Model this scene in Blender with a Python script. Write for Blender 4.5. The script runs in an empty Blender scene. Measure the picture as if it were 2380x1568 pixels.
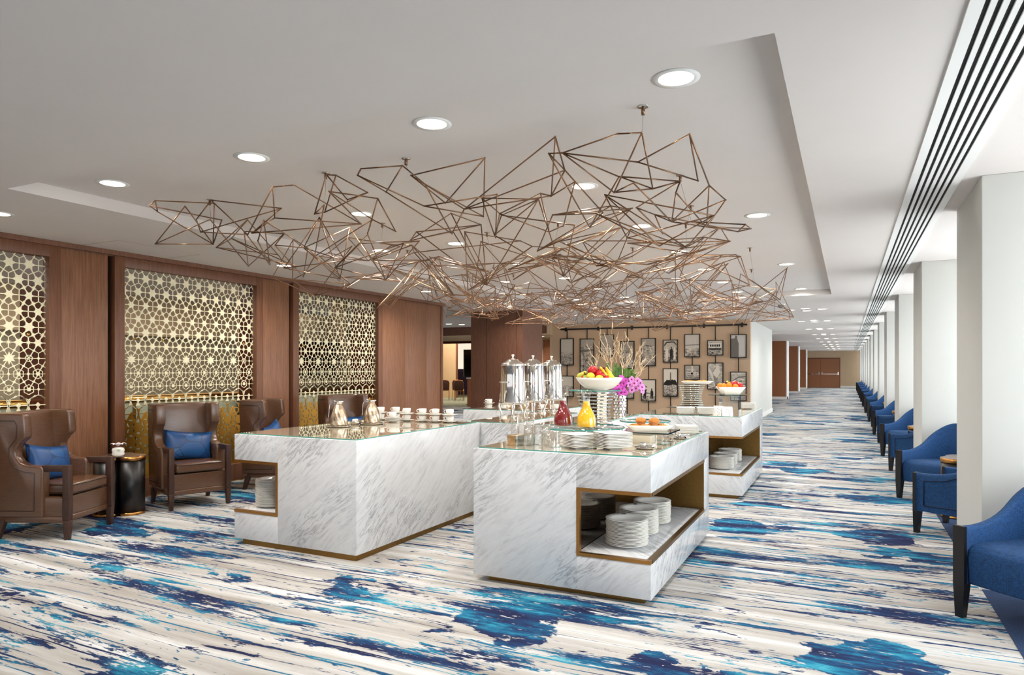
import bpy, bmesh, math, random
from mathutils import Vector, Matrix
R = math.radians
scene = bpy.context.scene
COL = scene.collection

# ------------------------------------------------------------------ camera, world, exposure
cam_data = bpy.data.cameras.new('camera')
cam = bpy.data.objects.new('camera', cam_data)
COL.objects.link(cam)
scene.camera = cam
cam.location = (0, 0, 1.47)
cam.rotation_euler = (R(90), 0, R(26.17))
cam_data.sensor_width = 36
cam_data.lens = 24
cam_data.shift_y = (855 - 784) / 2380
cam_data.clip_end = 200

world = bpy.data.worlds.new('world')
scene.world = world
world.use_nodes = True
wn = world.node_tree.nodes
wn['Background'].inputs[0].default_value = (1.0, 1.0, 1.0, 1)
wn['Background'].inputs[1].default_value = .8

vs = scene.view_settings
vs.view_transform = 'Standard'
vs.look = 'None'
vs.gamma = 1
vs.use_curve_mapping = False
vs.exposure = 0.38
scene.cycles.transparent_max_bounces = 40
scene.cycles.max_bounces = 5
scene.cycles.diffuse_bounces = 3
scene.cycles.glossy_bounces = 3
scene.cycles.transmission_bounces = 3
scene.cycles.use_light_tree = False

WIN_POWER = 80.0      # daylight through each window bay
LAMP_POWER = 15.0      # each recessed downlight
H_CEIL, H_COFFER = 2.75, 2.845
PITCH, COL_Y0, COL_D = 4.08, 5.45, 1.15       # window columns: spacing, first near face, depth
N_BAYS = 12

def area_light(name, loc, rot, sx, sy, power, color, shape='RECTANGLE', spread=180):
    d = bpy.data.lights.new(name, 'AREA')
    d.shape = shape; d.size = sx
    if shape in ('RECTANGLE', 'ELLIPSE'): d.size_y = sy
    d.energy = power; d.color = color; d.spread = R(spread)
    o = bpy.data.objects.new(name, d)
    COL.objects.link(o)
    o.location = loc; o.rotation_euler = rot
    return o

DAY = (0.90, 0.96, 1.0)
for k in range(-2, N_BAYS + 1):
    yc = COL_Y0 + COL_D + (PITCH - COL_D) / 2 + PITCH * (k)
    area_light('window_daylight', (2.224, yc, 1.485), (0, R(90), 0), 2.12, PITCH - COL_D - .14, WIN_POWER, DAY)

# ------------------------------------------------------------------ materials
def lin(h):
    h = h.lstrip('#')
    c = [int(h[i:i+2], 16) / 255 for i in (0, 2, 4)]
    return tuple((x / 12.92 if x <= .04045 else ((x + .055) / 1.055) ** 2.4) for x in c) + (1,)

MATS = {}
class N:
    """tiny node-graph helper"""
    def __init__(s, name):
        s.m = bpy.data.materials.new(name); s.m.use_nodes = True
        s.t = s.m.node_tree; s.n = s.t.nodes; s.b = s.n['Principled BSDF']
        MATS[name] = s.m
    def add(s, typ, **kw):
        nd = s.n.new(typ)
        for k, v in kw.items():
            if k == 'ins':
                for i, val in v.items():
                    if isinstance(val, bpy.types.NodeSocket): s.t.links.new(val, nd.inputs[i])
                    else: nd.inputs[i].default_value = val
            else: setattr(nd, k, v)
        return nd
    def link(s, a, b): s.t.links.new(a, b)
    def P(s, **kw):
        for k, v in kw.items():
            i = s.b.inputs[k.replace('_', ' ')]
            if isinstance(v, bpy.types.NodeSocket): s.t.links.new(v, i)
            else: i.default_value = v
        return s
    def coords(s, scale=(1, 1, 1), rot=(0, 0, 0), loc=(0, 0, 0), kind='Object'):
        tc = s.add('ShaderNodeTexCoord')
        mp = s.add('ShaderNodeMapping', ins={0: tc.outputs[kind], 1: loc, 2: rot, 3: scale})
        return mp.outputs[0]
    def noise(s, vec, scale=5, detail=4, rough=.55, dist=0):
        return s.add('ShaderNodeTexNoise', ins={'Vector': vec, 'Scale': scale, 'Detail': detail, 'Roughness': rough, 'Distortion': dist}).outputs[0]
    def ramp(s, fac, stops, interp='LINEAR'):
        r = s.add('ShaderNodeValToRGB', ins={0: fac}); cr = r.color_ramp; cr.interpolation = interp
        while len(cr.elements) < len(stops): cr.elements.new(.5)
        for e, (p, c) in zip(cr.elements, stops):
            e.position = p; e.color = c if len(c) == 4 else tuple(c) + (1,)
        return r.outputs[0]
    def math(s, op, a, b=0.0, c=0.0):
        return s.add('ShaderNodeMath', operation=op, ins={0: a, 1: b, 2: c}).outputs[0]
    def mix(s, f, a, b, mode='MIX'):
        nd = s.add('ShaderNodeMix', data_type='RGBA', blend_type=mode)
        for i, v in ((0, f), (6, a), (7, b)):
            if isinstance(v, bpy.types.NodeSocket): s.t.links.new(v, nd.inputs[i])
            else: nd.inputs[i].default_value = v
        return nd.outputs[2]
    def bump(s, h, strength=.2, dist=.01):
        nd = s.add('ShaderNodeBump', ins={'Height': h, 'Strength': strength, 'Distance': dist})
        s.t.links.new(nd.outputs[0], s.b.inputs['Normal'])

def simple(name, col, rough=.5, metal=0.0, grain=0.0, gscale=40, spec=None, **kw):
    """plain material with a faint procedural variation of its colour"""
    n = N(name)
    c = lin(col) if isinstance(col, str) else col
    if grain > 0:
        ns = n.noise(n.coords(), gscale, 3)
        d = tuple(x * (1 - grain) for x in c[:3]) + (1,)
        l = tuple(min(1, x * (1 + grain)) for x in c[:3]) + (1,)
        n.P(Base_Color=n.ramp(ns, [(.3, d), (.7, l)]))
    else:
        n.P(Base_Color=c)
    n.P(Roughness=rough, Metallic=metal)
    if spec is not None: n.P(Specular_IOR_Level=spec)
    for k, v in kw.items(): n.P(**{k: v})
    return n

simple('paint_ceiling', '#dbd4cf', .9, grain=.012, gscale=2)
simple('paint_white', '#cdcdc8', .7, grain=.01, gscale=3)
simple('white_trim', '#efeeea', .45)
simple('wallpaper_tan', '#c6ab90', .8, grain=.05, gscale=60)
simple('wall_beige', '#c9b193', .8, grain=.03, gscale=4)
simple('wall_grey', '#b5a88f', .8)
simple('black_metal', '#17120f', .45, .3)
simple('dark_gap', '#070504', .9)
simple('porcelain', '#f3f0ea', .18)
simple('white_bowl', '#f4f1e8', .25)
simple('dark_wood_leg', '#3f271c', .4, grain=.2, gscale=30)
simple('black_wood', '#120d0c', .35)
simple('leather_piping', '#3a2418', .45)
simple('blue_dark_piping', '#081329', .7)
simple('brass', '#b9854a', .3, 1.0, grain=.06, gscale=90)
simple('brass_dark', '#8a6a3c', .34, 1.0, grain=.10, gscale=60)
simple('brass_bright', '#d9ab62', .22, 1.0)
simple('lattice_lit', '#f6ebc6', .42, .12)  # champagne gold lattice, its bright reflections painted into the colour
simple('lattice_shaded', '#b98736', .3, .85)  # same lattice metal, dim floor reflection painted in as a darker tone
simple('bronze_rod', '#8c6a50', .3, .9)
simple('steel_cable', '#a8a29a', .35, .9)
simple('chrome', '#e8e6e4', .06, 1.0)
simple('silver', '#d8d2ca', .16, 1.0)
simple('brushed_steel', '#cdb9a2', .27, 1.0)
simple('mirror', '#cfd3d2', .03, 1.0)
simple('mirror_bronze', '#77695a', .06, 1.0)
simple('juice_red', '#820008', .08, spec=.4)
simple('juice_yellow', '#ffc60e', .12, spec=.4)
simple('apple_red', '#b3161c', .25, grain=.35, gscale=14)
simple('grape_red', '#6d0f1d', .3)
simple('lemon', '#f3c21c', .4)
simple('orange', '#f08a12', .45, grain=.1, gscale=40)
simple('banana', '#f0c832', .5, grain=.12, gscale=10)
simple('strawberry', '#c81c1e', .35)
simple('plum', '#4a1016', .3)
simple('pear_green', '#b8b83a', .45)
simple('leaf_green', '#2f5a22', .45, grain=.3, gscale=18)
simple('leaf_pale', '#7fa04a', .5)
simple('branch', '#dcc4a2', .8, grain=.2, gscale=30)
simple('orchid', '#c94ab8', .55, grain=.25, gscale=30)
simple('orchid_pale', '#e493d8', .55, grain=.2, gscale=30)
simple('orchid_heart', '#8a1060', .5)
simple('petal_white', '#f2e4ea', .5)
simple('muffin_top', '#c9823a', .75, grain=.25, gscale=60)
simple('muffin_side', '#b0703a', .8, grain=.2, gscale=60)
simple('pastry', '#d68a34', .55, grain=.3, gscale=40)
simple('paper_white', '#f6f4f0', .7)
simple('print_grey', '#8f8a86', .7)
simple('ink', '#2b2b30', .6)
simple('navy_border', '#1c3458', .95, grain=.35, gscale=140)
simple('mint_panel', '#c3cdb4', .35)
simple('red_wood', '#5a2418', .22, grain=.2, gscale=12)
simple('screen_white', '#f4e9d6', .8, Emission_Color=lin('#fff0dc'), Emission_Strength=.7)  # glow added to the surface in place of projected light
simple('tv_black', '#060606', .2)
simple('purple_wall', '#3a2f52', .7)
simple('chair_fabric_brown', '#3a1d16', .8)
simple('chair_gold', '#b07a38', .35, .8)
simple('seat_tan', '#9a6a44', .7)
simple('carpet_green', '#7c8578', .95, grain=.35, gscale=8)
simple('riser_tan', '#b99a74', .25, .6, grain=.12, gscale=30)
simple('rose_metal', '#b9a69c', .25, .9)
simple('cream_under', '#d9cdb6', .35)
simple('door_wood', '#96603f', .45, grain=.1, gscale=20)

def emission(name, col, strength):
    n = N(name); n.P(Base_Color=lin(col), Emission_Color=lin(col), Emission_Strength=strength)
    n.m.cycles.emission_sampling = 'NONE'
emission('lamp_glow', '#fff0d6', 9)

def glass(name, tint, mixf=.12, rough=.0, pw=4.0):
    """thin pane: mostly transparent with a Fresnel mirror"""
    n = N(name); t = n.t
    out = n.n['Material Output']; n.n.remove(n.b)
    tr = n.add('ShaderNodeBsdfTransparent', ins={0: tint})
    gl = n.add('ShaderNodeBsdfGlossy', ins={0: (1, 1, 1, 1), 'Roughness': rough})
    lw = n.add('ShaderNodeLayerWeight', ins={0: .5})
    f = n.math('MULTIPLY_ADD', n.math('POWER', lw.outputs[1], pw), .75, mixf)
    mx = n.add('ShaderNodeMixShader', ins={0: f, 1: tr.outputs[0], 2: gl.outputs[0]})
    n.link(mx.outputs[0], out.inputs[0])
glass('glass_clear', (.98, .99, .985, 1), .05)
glass('glass_tumbler', (.985, .987, .985, 1), .10, 0.0, 2.2)
glass('window_glass', (.98, 1, .99, 1), .0)
glass('acrylic', (.975, .985, .985, 1), .05)
glass('glass_edge', (.25, .62, .52, 1), .10)
glass('glass_edge_dark', (.10, .26, .20, 1), .08)

# counter glass: pale stone seen under a polished sheet
n = N('counter_glass')
n.P(Base_Color=lin('#c9bda4'), Roughness=.03, IOR=1.6, Coat_Weight=1.0, Coat_Roughness=.01)
n = N('glass_green_rim')
n.P(Base_Color=lin('#3f8f86'), Roughness=.05, IOR=1.5)

def wood(name, a, b, scale=1.0):
    n = N(name)
    v = n.coords((9 * scale, 9 * scale, .45 * scale))
    g = n.noise(v, 6, 6, .6, .4)
    v2 = n.coords((60 * scale, 60 * scale, 1.2 * scale))
    f = n.noise(v2, 5, 3, .6)
    w = n.math('ADD', n.math('MULTIPLY', g, .65), n.math('MULTIPLY', f, .35))
    n.P(Base_Color=n.ramp(w, [(.34, lin(a)), (.66, lin(b))]), Roughness=.42)
    n.bump(f, .05, .002)
wood('walnut', '#70472f', '#9b6c4e')
wood('walnut_frame', '#623b27', '#83563c')
wood('column_wood', '#5f3a2b', '#835c49', 1.6)

def marble(name, angle, seed, contrast=1.0):
    n = N(name)
    base = n.coords((1, 1, 1), (0, 0, 0), (seed, seed * .7, seed * .3))
    warp = n.noise(base, 2.2, 4, .6)
    wv = n.add('ShaderNodeVectorMath', operation='SCALE', ins={0: n.add('ShaderNodeTexNoise', ins={'Vector': base, 'Scale': 2.0, 'Detail': 4}).outputs[1], 'Scale': .10}).outputs[0]
    v = n.add('ShaderNodeVectorMath', operation='ADD', ins={0: base, 1: wv}).outputs[0]
    # combine horizontal x and y so every side shows diagonal veins
    sx = n.add('ShaderNodeSeparateXYZ', ins={0: v})
    h = n.math('ADD', sx.outputs[0], sx.outputs[1])
    ca, sa = math.cos(angle), math.sin(angle)
    al = n.math('ADD', n.math('MULTIPLY', h, ca), n.math('MULTIPLY', sx.outputs[2], sa))
    ac = n.math('ADD', n.math('MULTIPLY', h, -sa), n.math('MULTIPLY', sx.outputs[2], ca))
    cv = n.add('ShaderNodeCombineXYZ', ins={0: n.math('MULTIPLY', al, 3.6), 1: n.math('MULTIPLY', ac, 24.0), 2: n.math('MULTIPLY', n.math('SUBTRACT', sx.outputs[0], sx.outputs[1]), .8)}).outputs[0]
    streak = n.noise(cv, 1.4, 8, .68, .3)
    veins = n.noise(cv, 1.0, 6, .6, .6)
    vv = n.math('ABSOLUTE', n.math('SUBTRACT', veins, .5))
    vein = n.ramp(vv, [(0, (1, 1, 1)), (.020, (.4, .4, .4)), (.055, (0, 0, 0))])
    patch = n.ramp(n.noise(base, 1.8, 3), [(.46, (0, 0, 0)), (.60, (1, 1, 1))])
    vein = n.math('MULTIPLY', n.math('MULTIPLY', vein, patch), .7 * contrast)
    c1 = n.ramp(streak, [(.25, lin('#bdbfc2')), (.38, lin('#cfd0d2')), (.50, lin('#dadbdd')), (.75, lin('#e2e3e5'))])
    col = n.mix(vein, c1, lin('#7e8288'))
    n.P(Base_Color=col, Roughness=.16, IOR=1.5)
marble('marble', R(38), 0.0)
marble('marble_cross', R(-42), 3.1)

def carpet():
    n = N('carpet')
    tc = n.add('ShaderNodeTexCoord').outputs['Object']
    sep = n.add('ShaderNodeSeparateXYZ', ins={0: tc})
    wob = n.noise(n.add('ShaderNodeMapping', ins={0: tc, 3: (.8, .8, 1)}).outputs[0], 1.0, 2)
    yy = n.math('ADD', sep.outputs[1], n.math('MULTIPLY', wob, .10))
    def vec(sx, sy, ox=0.0, oy=0.0):
        return n.add('ShaderNodeCombineXYZ', ins={0: n.math('MULTIPLY_ADD', sep.outputs[0], sx, ox), 1: n.math('MULTIPLY_ADD', yy, sy, oy), 2: 0.0}).outputs[0]
    def step(f, t, w=.012): return n.ramp(f, [(t-w, (0, 0, 0)), (t+w, (1, 1, 1))])
    # yarn-scale raggedness shared by every outline
    rag = n.math('MULTIPLY_ADD', n.noise(vec(16, 70, 3.0, 1.0), 1.0, 4, .7), .30, -.15)
    rag2 = n.math('MULTIPLY_ADD', n.noise(vec(5, 26, 8.0, 2.0), 1.0, 5, .7), .26, -.13)
    def fld(sx, sy, ox, oy, det=4, ro=.55): return n.noise(vec(sx, sy, ox, oy), 1.0, det, ro)
    # base: pale bands
    band = n.math('ADD', fld(.40, 8.0, 0, 0, 5, .6), n.math('MULTIPLY', rag, .45))
    base = n.ramp(band, [(.30, lin('#9c958d')), (.42, lin('#b1aca6')), (.52, lin('#bfbcb8')), (.60, lin('#cfcecc')), (.68, lin('#e2e3e4'))])
    # broad ragged bands, dashes and pencil lines, all along x
    broad = step(n.math('ADD', n.math('ADD', fld(.55, 3.4, 3.3, 1.1, 3), n.math('MULTIPLY', rag2, 1.5)), n.math('MULTIPLY', rag, .5)), .575)
    dash = step(n.math('ADD', fld(1.1, 12, 9.0, 4.0, 5, .6), n.math('MULTIPLY', rag, .55)), .59)
    thin = step(n.math('ADD', fld(.35, 34, 12.0, 6.0, 3, .5), n.math('MULTIPLY', rag, .35)), .61)
    speck = step(n.math('ADD', fld(6, 22, 1.0, 9.0, 4, .6), n.math('MULTIPLY', n.math('SUBTRACT', fld(.9, 2.6, 5.0, 5.0, 2), .5), .9)), .665)
    st = n.math('MAXIMUM', n.math('MAXIMUM', broad, dash), n.math('MAXIMUM', thin, speck))
    # leaf-like blotches with ragged outlines
    warp = n.add('ShaderNodeTexNoise', ins={'Vector': vec(2.0, 2.8), 'Scale': 1.0, 'Detail': 6, 'Roughness': .58}).outputs[1]
    wsc = n.add('ShaderNodeVectorMath', operation='SCALE', ins={0: warp, 'Scale': 1.25}).outputs[0]
    bv = n.add('ShaderNodeVectorMath', operation='ADD', ins={0: vec(1.0, 1.45, 5.2, 2.6), 1: wsc}).outputs[0]
    vor = n.add('ShaderNodeTexVoronoi', ins={'Vector': bv, 'Scale': .95, 'Randomness': 1.0})
    cell = n.add('ShaderNodeSeparateColor', ins={0: vor.outputs['Color']}).outputs[0]
    blob = n.math('SUBTRACT', 1.0, step(n.math('ADD', vor.outputs['Distance'], n.math('MULTIPLY', rag, .35)), .40, .008))
    keep = step(cell, .62, .004)
    blob = n.math('MULTIPLY', blob, keep)
    holes = n.math('SUBTRACT', 1.0, n.math('MULTIPLY', step(n.math('ADD', fld(7, 40, 2.0, 8.0, 4, .65), n.math('MULTIPLY', rag, .3)), .63), .9))
    mask = n.math('MULTIPLY', n.math('MAXIMUM', st, blob), holes)
    # pigment: navy through teal
    pig = n.math('ADD', fld(1.3, 6, 1.0, 3.0, 5, .6), n.math('MULTIPLY', rag2, .9))
    pig = n.math('ADD', pig, n.math('MULTIPLY', rag, .8))
    pc = n.ramp(pig, [(.38, lin('#20264a')), (.47, lin('#22375e')), (.52, lin('#1e5278')), (.58, lin('#227394')), (.66, lin('#3f9db5')), (.75, lin('#8cc6d2'))])
    col = n.mix(mask, base, pc)
    pile = n.noise(n.add('ShaderNodeMapping', ins={0: tc, 3: (1, 1, 1)}).outputs[0], 420, 2)
    col = n.mix(.16, col, n.ramp(pile, [(.3, (.25, .25, .25)), (.7, (1, 1, 1))]), 'MULTIPLY')
    n.P(Base_Color=col, Roughness=.95, Specular_IOR_Level=.15)
    n.bump(pile, .25, .004)
carpet()

def leather():
    n = N('leather')
    v = n.coords((1, 1, 1))
    g = n.noise(n.coords((4, 4, 60)), 3, 4, .6)
    c = n.ramp(g, [(.3, lin('#553826')), (.7, lin('#64442e'))])
    n.P(Base_Color=c, Roughness=.25, Specular_IOR_Level=.8)
    n.bump(n.noise(v, 120, 3), .06, .003)
leather()
def woven(name, a, b):
    n = N(name)
    w1 = n.noise(n.coords((220, 220, 40)), 1, 2); w2 = n.noise(n.coords((40, 40, 260)), 1, 2)
    f = n.math('MULTIPLY', n.math('ADD', w1, w2), .5)
    n.P(Base_Color=n.ramp(f, [(.38, lin(a)), (.62, lin(b))]), Roughness=.85)
    n.bump(f, .12, .003)
woven('blue_fabric', '#062b50', '#0e477c')
def pillow_mat():
    n = N('pillow_blue')
    v = n.coords((5, 5, 5))
    vor = n.add('ShaderNodeTexVoronoi', feature='DISTANCE_TO_EDGE', ins={'Vector': v, 'Scale': 1.1})
    line = n.ramp(vor.outputs[0], [(.0, (1, 1, 1)), (.035, (0, 0, 0))])
    vc = n.add('ShaderNodeTexVoronoi', ins={'Vector': v, 'Scale': 1.1})
    cc = n.add('ShaderNodeSeparateColor', ins={0: vc.outputs['Color']}).outputs[0]
    base = n.ramp(cc, [(.1, lin('#0f3b70')), (.5, lin('#124a82')), (.9, lin('#205a92'))])
    n.P(Base_Color=n.mix(line, base, lin('#0a1a36')), Roughness=.36)
pillow_mat()
def leaf_mat():
    n = N('striped_leaf')
    s = n.noise(n.coords((60, 60, 4)), 1.0, 3)
    n.P(Base_Color=n.ramp(s, [(.35, lin('#2c5220')), (.65, lin('#6f9440'))]), Roughness=.4)
leaf_mat()
M = MATS

# ------------------------------------------------------------------ mesh helpers
class MB:
    """collects geometry for ONE mesh object"""
    def __init__(s): s.v = []; s.f = []; s.sm = []
    def add(s, vs_, fs, smooth=False):
        o = len(s.v); s.v += [tuple(p) for p in vs_]
        s.f += [tuple(i + o for i in f) for f in fs]; s.sm += [smooth] * len(fs)
        return s
    def box(s, x0, x1, y0, y1, z0, z1):
        return s.add([(x0,y0,z0),(x1,y0,z0),(x1,y1,z0),(x0,y1,z0),(x0,y0,z1),(x1,y0,z1),(x1,y1,z1),(x0,y1,z1)],
                     [(0,3,2,1),(4,5,6,7),(0,1,5,4),(1,2,6,5),(2,3,7,6),(3,0,4,7)])
    def taper(s, x0, x1, y0, y1, z0, z1, k=.65, dx=0, dy=0):
        cx, cy = (x0+x1)/2, (y0+y1)/2; hx, hy = (x1-x0)/2, (y1-y0)/2
        b = [(cx+dx+sx*hx*k, cy+dy+sy*hy*k, z0) for sx, sy in ((-1,-1),(1,-1),(1,1),(-1,1))]
        t = [(cx+sx*hx, cy+sy*hy, z1) for sx, sy in ((-1,-1),(1,-1),(1,1),(-1,1))]
        return s.add(b+t, [(0,3,2,1),(4,5,6,7),(0,1,5,4),(1,2,6,5),(2,3,7,6),(3,0,4,7)])
    def prism(s, poly, axis, a, b, smooth=False):
        """poly of 2D points extruded along axis ('x','y','z') from a to b"""
        def m(p, d): return {'x': (d, p[0], p[1]), 'y': (p[0], d, p[1]), 'z': (p[0], p[1], d)}[axis]
        n = len(poly)
        vv = [m(p, a) for p in poly] + [m(p, b) for p in poly]
        ff = [tuple(range(n)), tuple(range(2*n-1, n-1, -1))] + [(i, i+n, (i+1) % n + n, (i+1) % n) for i in range(n)]
        o = len(s.f); s.add(vv, ff)
        if smooth:
            for i in range(o+2, len(s.f)): s.sm[i] = True
        return s
    def lathe(s, prof, n=24, cx=0, cy=0, z=0, mod=None, closed=True):
        rings = []
        vv = []
        for (r, h) in prof:
            for i in range(n):
                t = 2*math.pi*i/n
                rr = r * (mod(t, h) if mod else 1)
                vv.append((cx+rr*math.cos(t), cy+rr*math.sin(t), z+h))
        ff = []
        for j in range(len(prof)-1):
            for i in range(n):
                a, b = j*n+i, j*n+(i+1) % n
                ff.append((a, b, b+n, a+n))
        s.add(vv, ff, True)
        if closed:
            o = len(s.v) - len(vv)
            if prof[0][0] > 1e-5: s.f.append(tuple(o+i for i in range(n-1, -1, -1))); s.sm.append(False)
            if prof[-1][0] > 1e-5: s.f.append(tuple(o+(len(prof)-1)*n+i for i in range(n))); s.sm.append(False)
        return s
    def tube(s, pts, r, n=6, cap=True):
        pts = [Vector(p) for p in pts]
        rs = r if isinstance(r, (list, tuple)) else [r]*len(pts)
        vv = []; up = None
        for i, p in enumerate(pts):
            d = (pts[min(i+1, len(pts)-1)] - pts[max(i-1, 0)])
            d = d.normalized() if d.length > 1e-9 else Vector((0, 0, 1))
            if up is None: up = Vector((0, 0, 1)) if abs(d.z) < .9 else Vector((1, 0, 0))
            a = d.cross(up); a = a.normalized() if a.length > 1e-6 else d.orthogonal().normalized()
            b = a.cross(d); up = b
            for k in range(n):
                t = 2*math.pi*k/n
                vv.append(p + (a*math.cos(t) + b*math.sin(t)) * rs[i])
        ff = [(j*n+k, j*n+(k+1) % n, (j+1)*n+(k+1) % n, (j+1)*n+k) for j in range(len(pts)-1) for k in range(n)]
        s.add(vv, ff, True)
        if cap:
            o = len(s.v)-len(vv)
            s.f.append(tuple(o+k for k in range(n-1, -1, -1))); s.sm.append(False)
            s.f.append(tuple(o+(len(pts)-1)*n+k for k in range(n))); s.sm.append(False)
        return s
    def sphere(s, c, r, n=12, m=8, sc=(1, 1, 1), rot=None, mod=None):
        vv = []; ff = []
        for j in range(m+1):
            ph = math.pi*j/m
            for i in range(n):
                t = 2*math.pi*i/n
                p = Vector((math.sin(ph)*math.cos(t), math.sin(ph)*math.sin(t), -math.cos(ph)))
                if mod: p = p * mod(t, ph)
                p = Vector((p.x*sc[0]*r, p.y*sc[1]*r, p.z*sc[2]*r))
                if rot: p = rot @ p
                vv.append(p + Vector(c))
        for j in range(m):
            for i in range(n):
                a, b = j*n+i, j*n+(i+1) % n
                ff.append((a, b, b+n, a+n))
        return s.add(vv, ff, True)
    def grid(s, rows, smooth=True, closeu=False):
        """rows: list of equal-length point lists"""
        nr, nc = len(rows), len(rows[0])
        ff = []
        for j in range(nr-1):
            for i in range(nc if closeu else nc-1):
                ff.append((j*nc+i, j*nc+(i+1) % nc, (j+1)*nc+(i+1) % nc, (j+1)*nc+i))
        return s.add([p for r in rows for p in r], ff, smooth)
    def mesh(s, name, mat, bevel=0.0, seg=2, sub=0, merge=False):
        me = bpy.data.meshes.new(name)
        me.from_pydata(s.v, [], s.f)
        me.polygons.foreach_set('use_smooth', s.sm)
        if merge or bevel > 0:
            bm = bmesh.new(); bm.from_mesh(me)
            if merge: bmesh.ops.remove_doubles(bm, verts=bm.verts, dist=1e-5)
            if bevel > 0:
                bmesh.ops.bevel(bm, geom=[e for e in bm.edges if len(e.link_faces) == 2 and e.calc_face_angle(0) > .5],
                                offset=bevel, segments=seg, profile=.5, affect='EDGES', clamp_overlap=True)
                for f in bm.faces: f.smooth = True
            bm.to_mesh(me); bm.free()
            if bevel > 0: me.set_sharp_from_angle(angle=R(48))
        me.materials.append(M[mat] if isinstance(mat, str) else mat)
        me.update()
        return me
    def build(s, name, mat, parent=None, bevel=0.0, seg=2, loc=None, rz=None, merge=False):
        return put(name, s.mesh(name, mat, bevel, seg, merge=merge), parent, loc, rz)

def put(name, me, parent=None, loc=None, rz=None, rot=None, scale=None):
    o = bpy.data.objects.new(name, me); COL.objects.link(o)
    if parent is not None: o.parent = parent
    if loc is not None: o.location = loc
    if rz is not None: o.rotation_euler = (0, 0, rz)
    if rot is not None: o.rotation_euler = rot
    if scale is not None: o.scale = scale
    return o
def tag(o, label=None, cat=None, group=None, kind=None):
    if label: o['label'] = label
    if cat: o['category'] = cat
    if group: o['group'] = group
    if kind: o['kind'] = kind
    return o
def empty(name, loc=(0, 0, 0), rz=0, label=None, cat=None, group=None, kind=None):
    o = bpy.data.objects.new(name, None); COL.objects.link(o)
    o.empty_display_size = .1; o.location = loc; o.rotation_euler = (0, 0, rz)
    return tag(o, label, cat, group, kind)
KIDS = {}
def kids(o): return [c for c in bpy.data.objects if c.parent == o]
def tree(o): return [o, [tree(c) for c in kids(o)]]
def copy_tree(t, loc=None, rz=None, label=None, group=None, parent=None):
    o, ch = t
    c = o.copy(); COL.objects.link(c)
    c.parent = parent
    if loc is not None: c.location = loc
    if rz is not None: c.rotation_euler = (0, 0, rz)
    if label: c['label'] = label
    if group: c['group'] = group
    for k in ch: copy_tree(k, parent=c)
    return c
def struct(name, mb, mat, parent=None, **kw):
    o = mb.build(name, mat, parent, **kw)
    if parent is None: tag(o, kind='structure')
    return o
ORD = ['nearest', 'second', 'third', 'fourth', 'fifth', 'sixth', 'seventh', 'eighth', 'ninth', 'tenth', 'eleventh', 'twelfth', 'thirteenth',
       'fourteenth', 'fifteenth', 'sixteenth', 'seventeenth', 'eighteenth', 'nineteenth', 'twentieth', 'twenty-first', 'twenty-second', 'twenty-third', 'twenty-fourth']
def rrect(hx, hy, r, n=5):
    pts = []
    for cx, cy, a0 in ((hx-r, hy-r, 0), (-hx+r, hy-r, 90), (-hx+r, -hy+r, 180), (hx-r, -hy+r, 270)):
        for i in range(n+1):
            a = R(a0 + 90*i/n); pts.append((cx + r*math.cos(a), cy + r*math.sin(a)))
    return pts

# ------------------------------------------------------------------ floor
struct('floor', MB().box(-24, 2.25, -7, 58, -.1, 0), 'carpet')
struct('floor_border', MB().box(.80, 2.2, -7, 57, 0, .004), 'navy_border')

# ------------------------------------------------------------------ ceiling with a shallow coffer
CX0, CX1, CY0, CY1 = -5.38, -.25, 2.785, 13.08
c = MB()
c.box(-24, CX0, -7, 18.5, H_CEIL, 3.05)
c.box(CX1, 2.25, -7, 58, H_CEIL, 3.05)
c.box(CX0, CX1, -7, CY0, H_CEIL, 3.05)
c.box(CX0, CX1, CY1, 18.5, H_CEIL, 3.05)
c.box(-8.0, CX1, 18.5, 58, H_CEIL, 3.05)
c.box(CX0, CX1, CY0, CY1, H_COFFER, 3.05)
struct('ceiling', c, 'paint_ceiling')
# access panel lines next to the timber wall
t = MB()
for x0, x1, y0, y1 in ((-7.14, -6.55, 5.36, 5.366), (-7.14, -6.55, 4.40, 4.406), (-6.556, -6.55, 4.40, 5.366)):
    t.box(x0, x1, y0, y1, H_CEIL - .0015, H_CEIL)
struct('trim_1', t, 'wall_grey')

# linear slot diffuser along the window side
d = empty('slot_diffuser', (.535, 0, H_CEIL), label='long white ceiling air diffuser with six black slots beside the window columns', cat='air vent')
MB().box(-.15, .15, -3, 57, -.004, -.001).build('backing', 'dark_gap', d)
blades = [(-.155, -.107)] + [(-.107 + .018 + i*.039, -.107 + (i+1)*.039) for i in range(5)] + [(.106, .155)]
for i, (a, b) in enumerate(blades):
    MB().box(a, b, -3, 57, -.012, -.0005).build('blade', 'white_trim', d)

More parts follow.
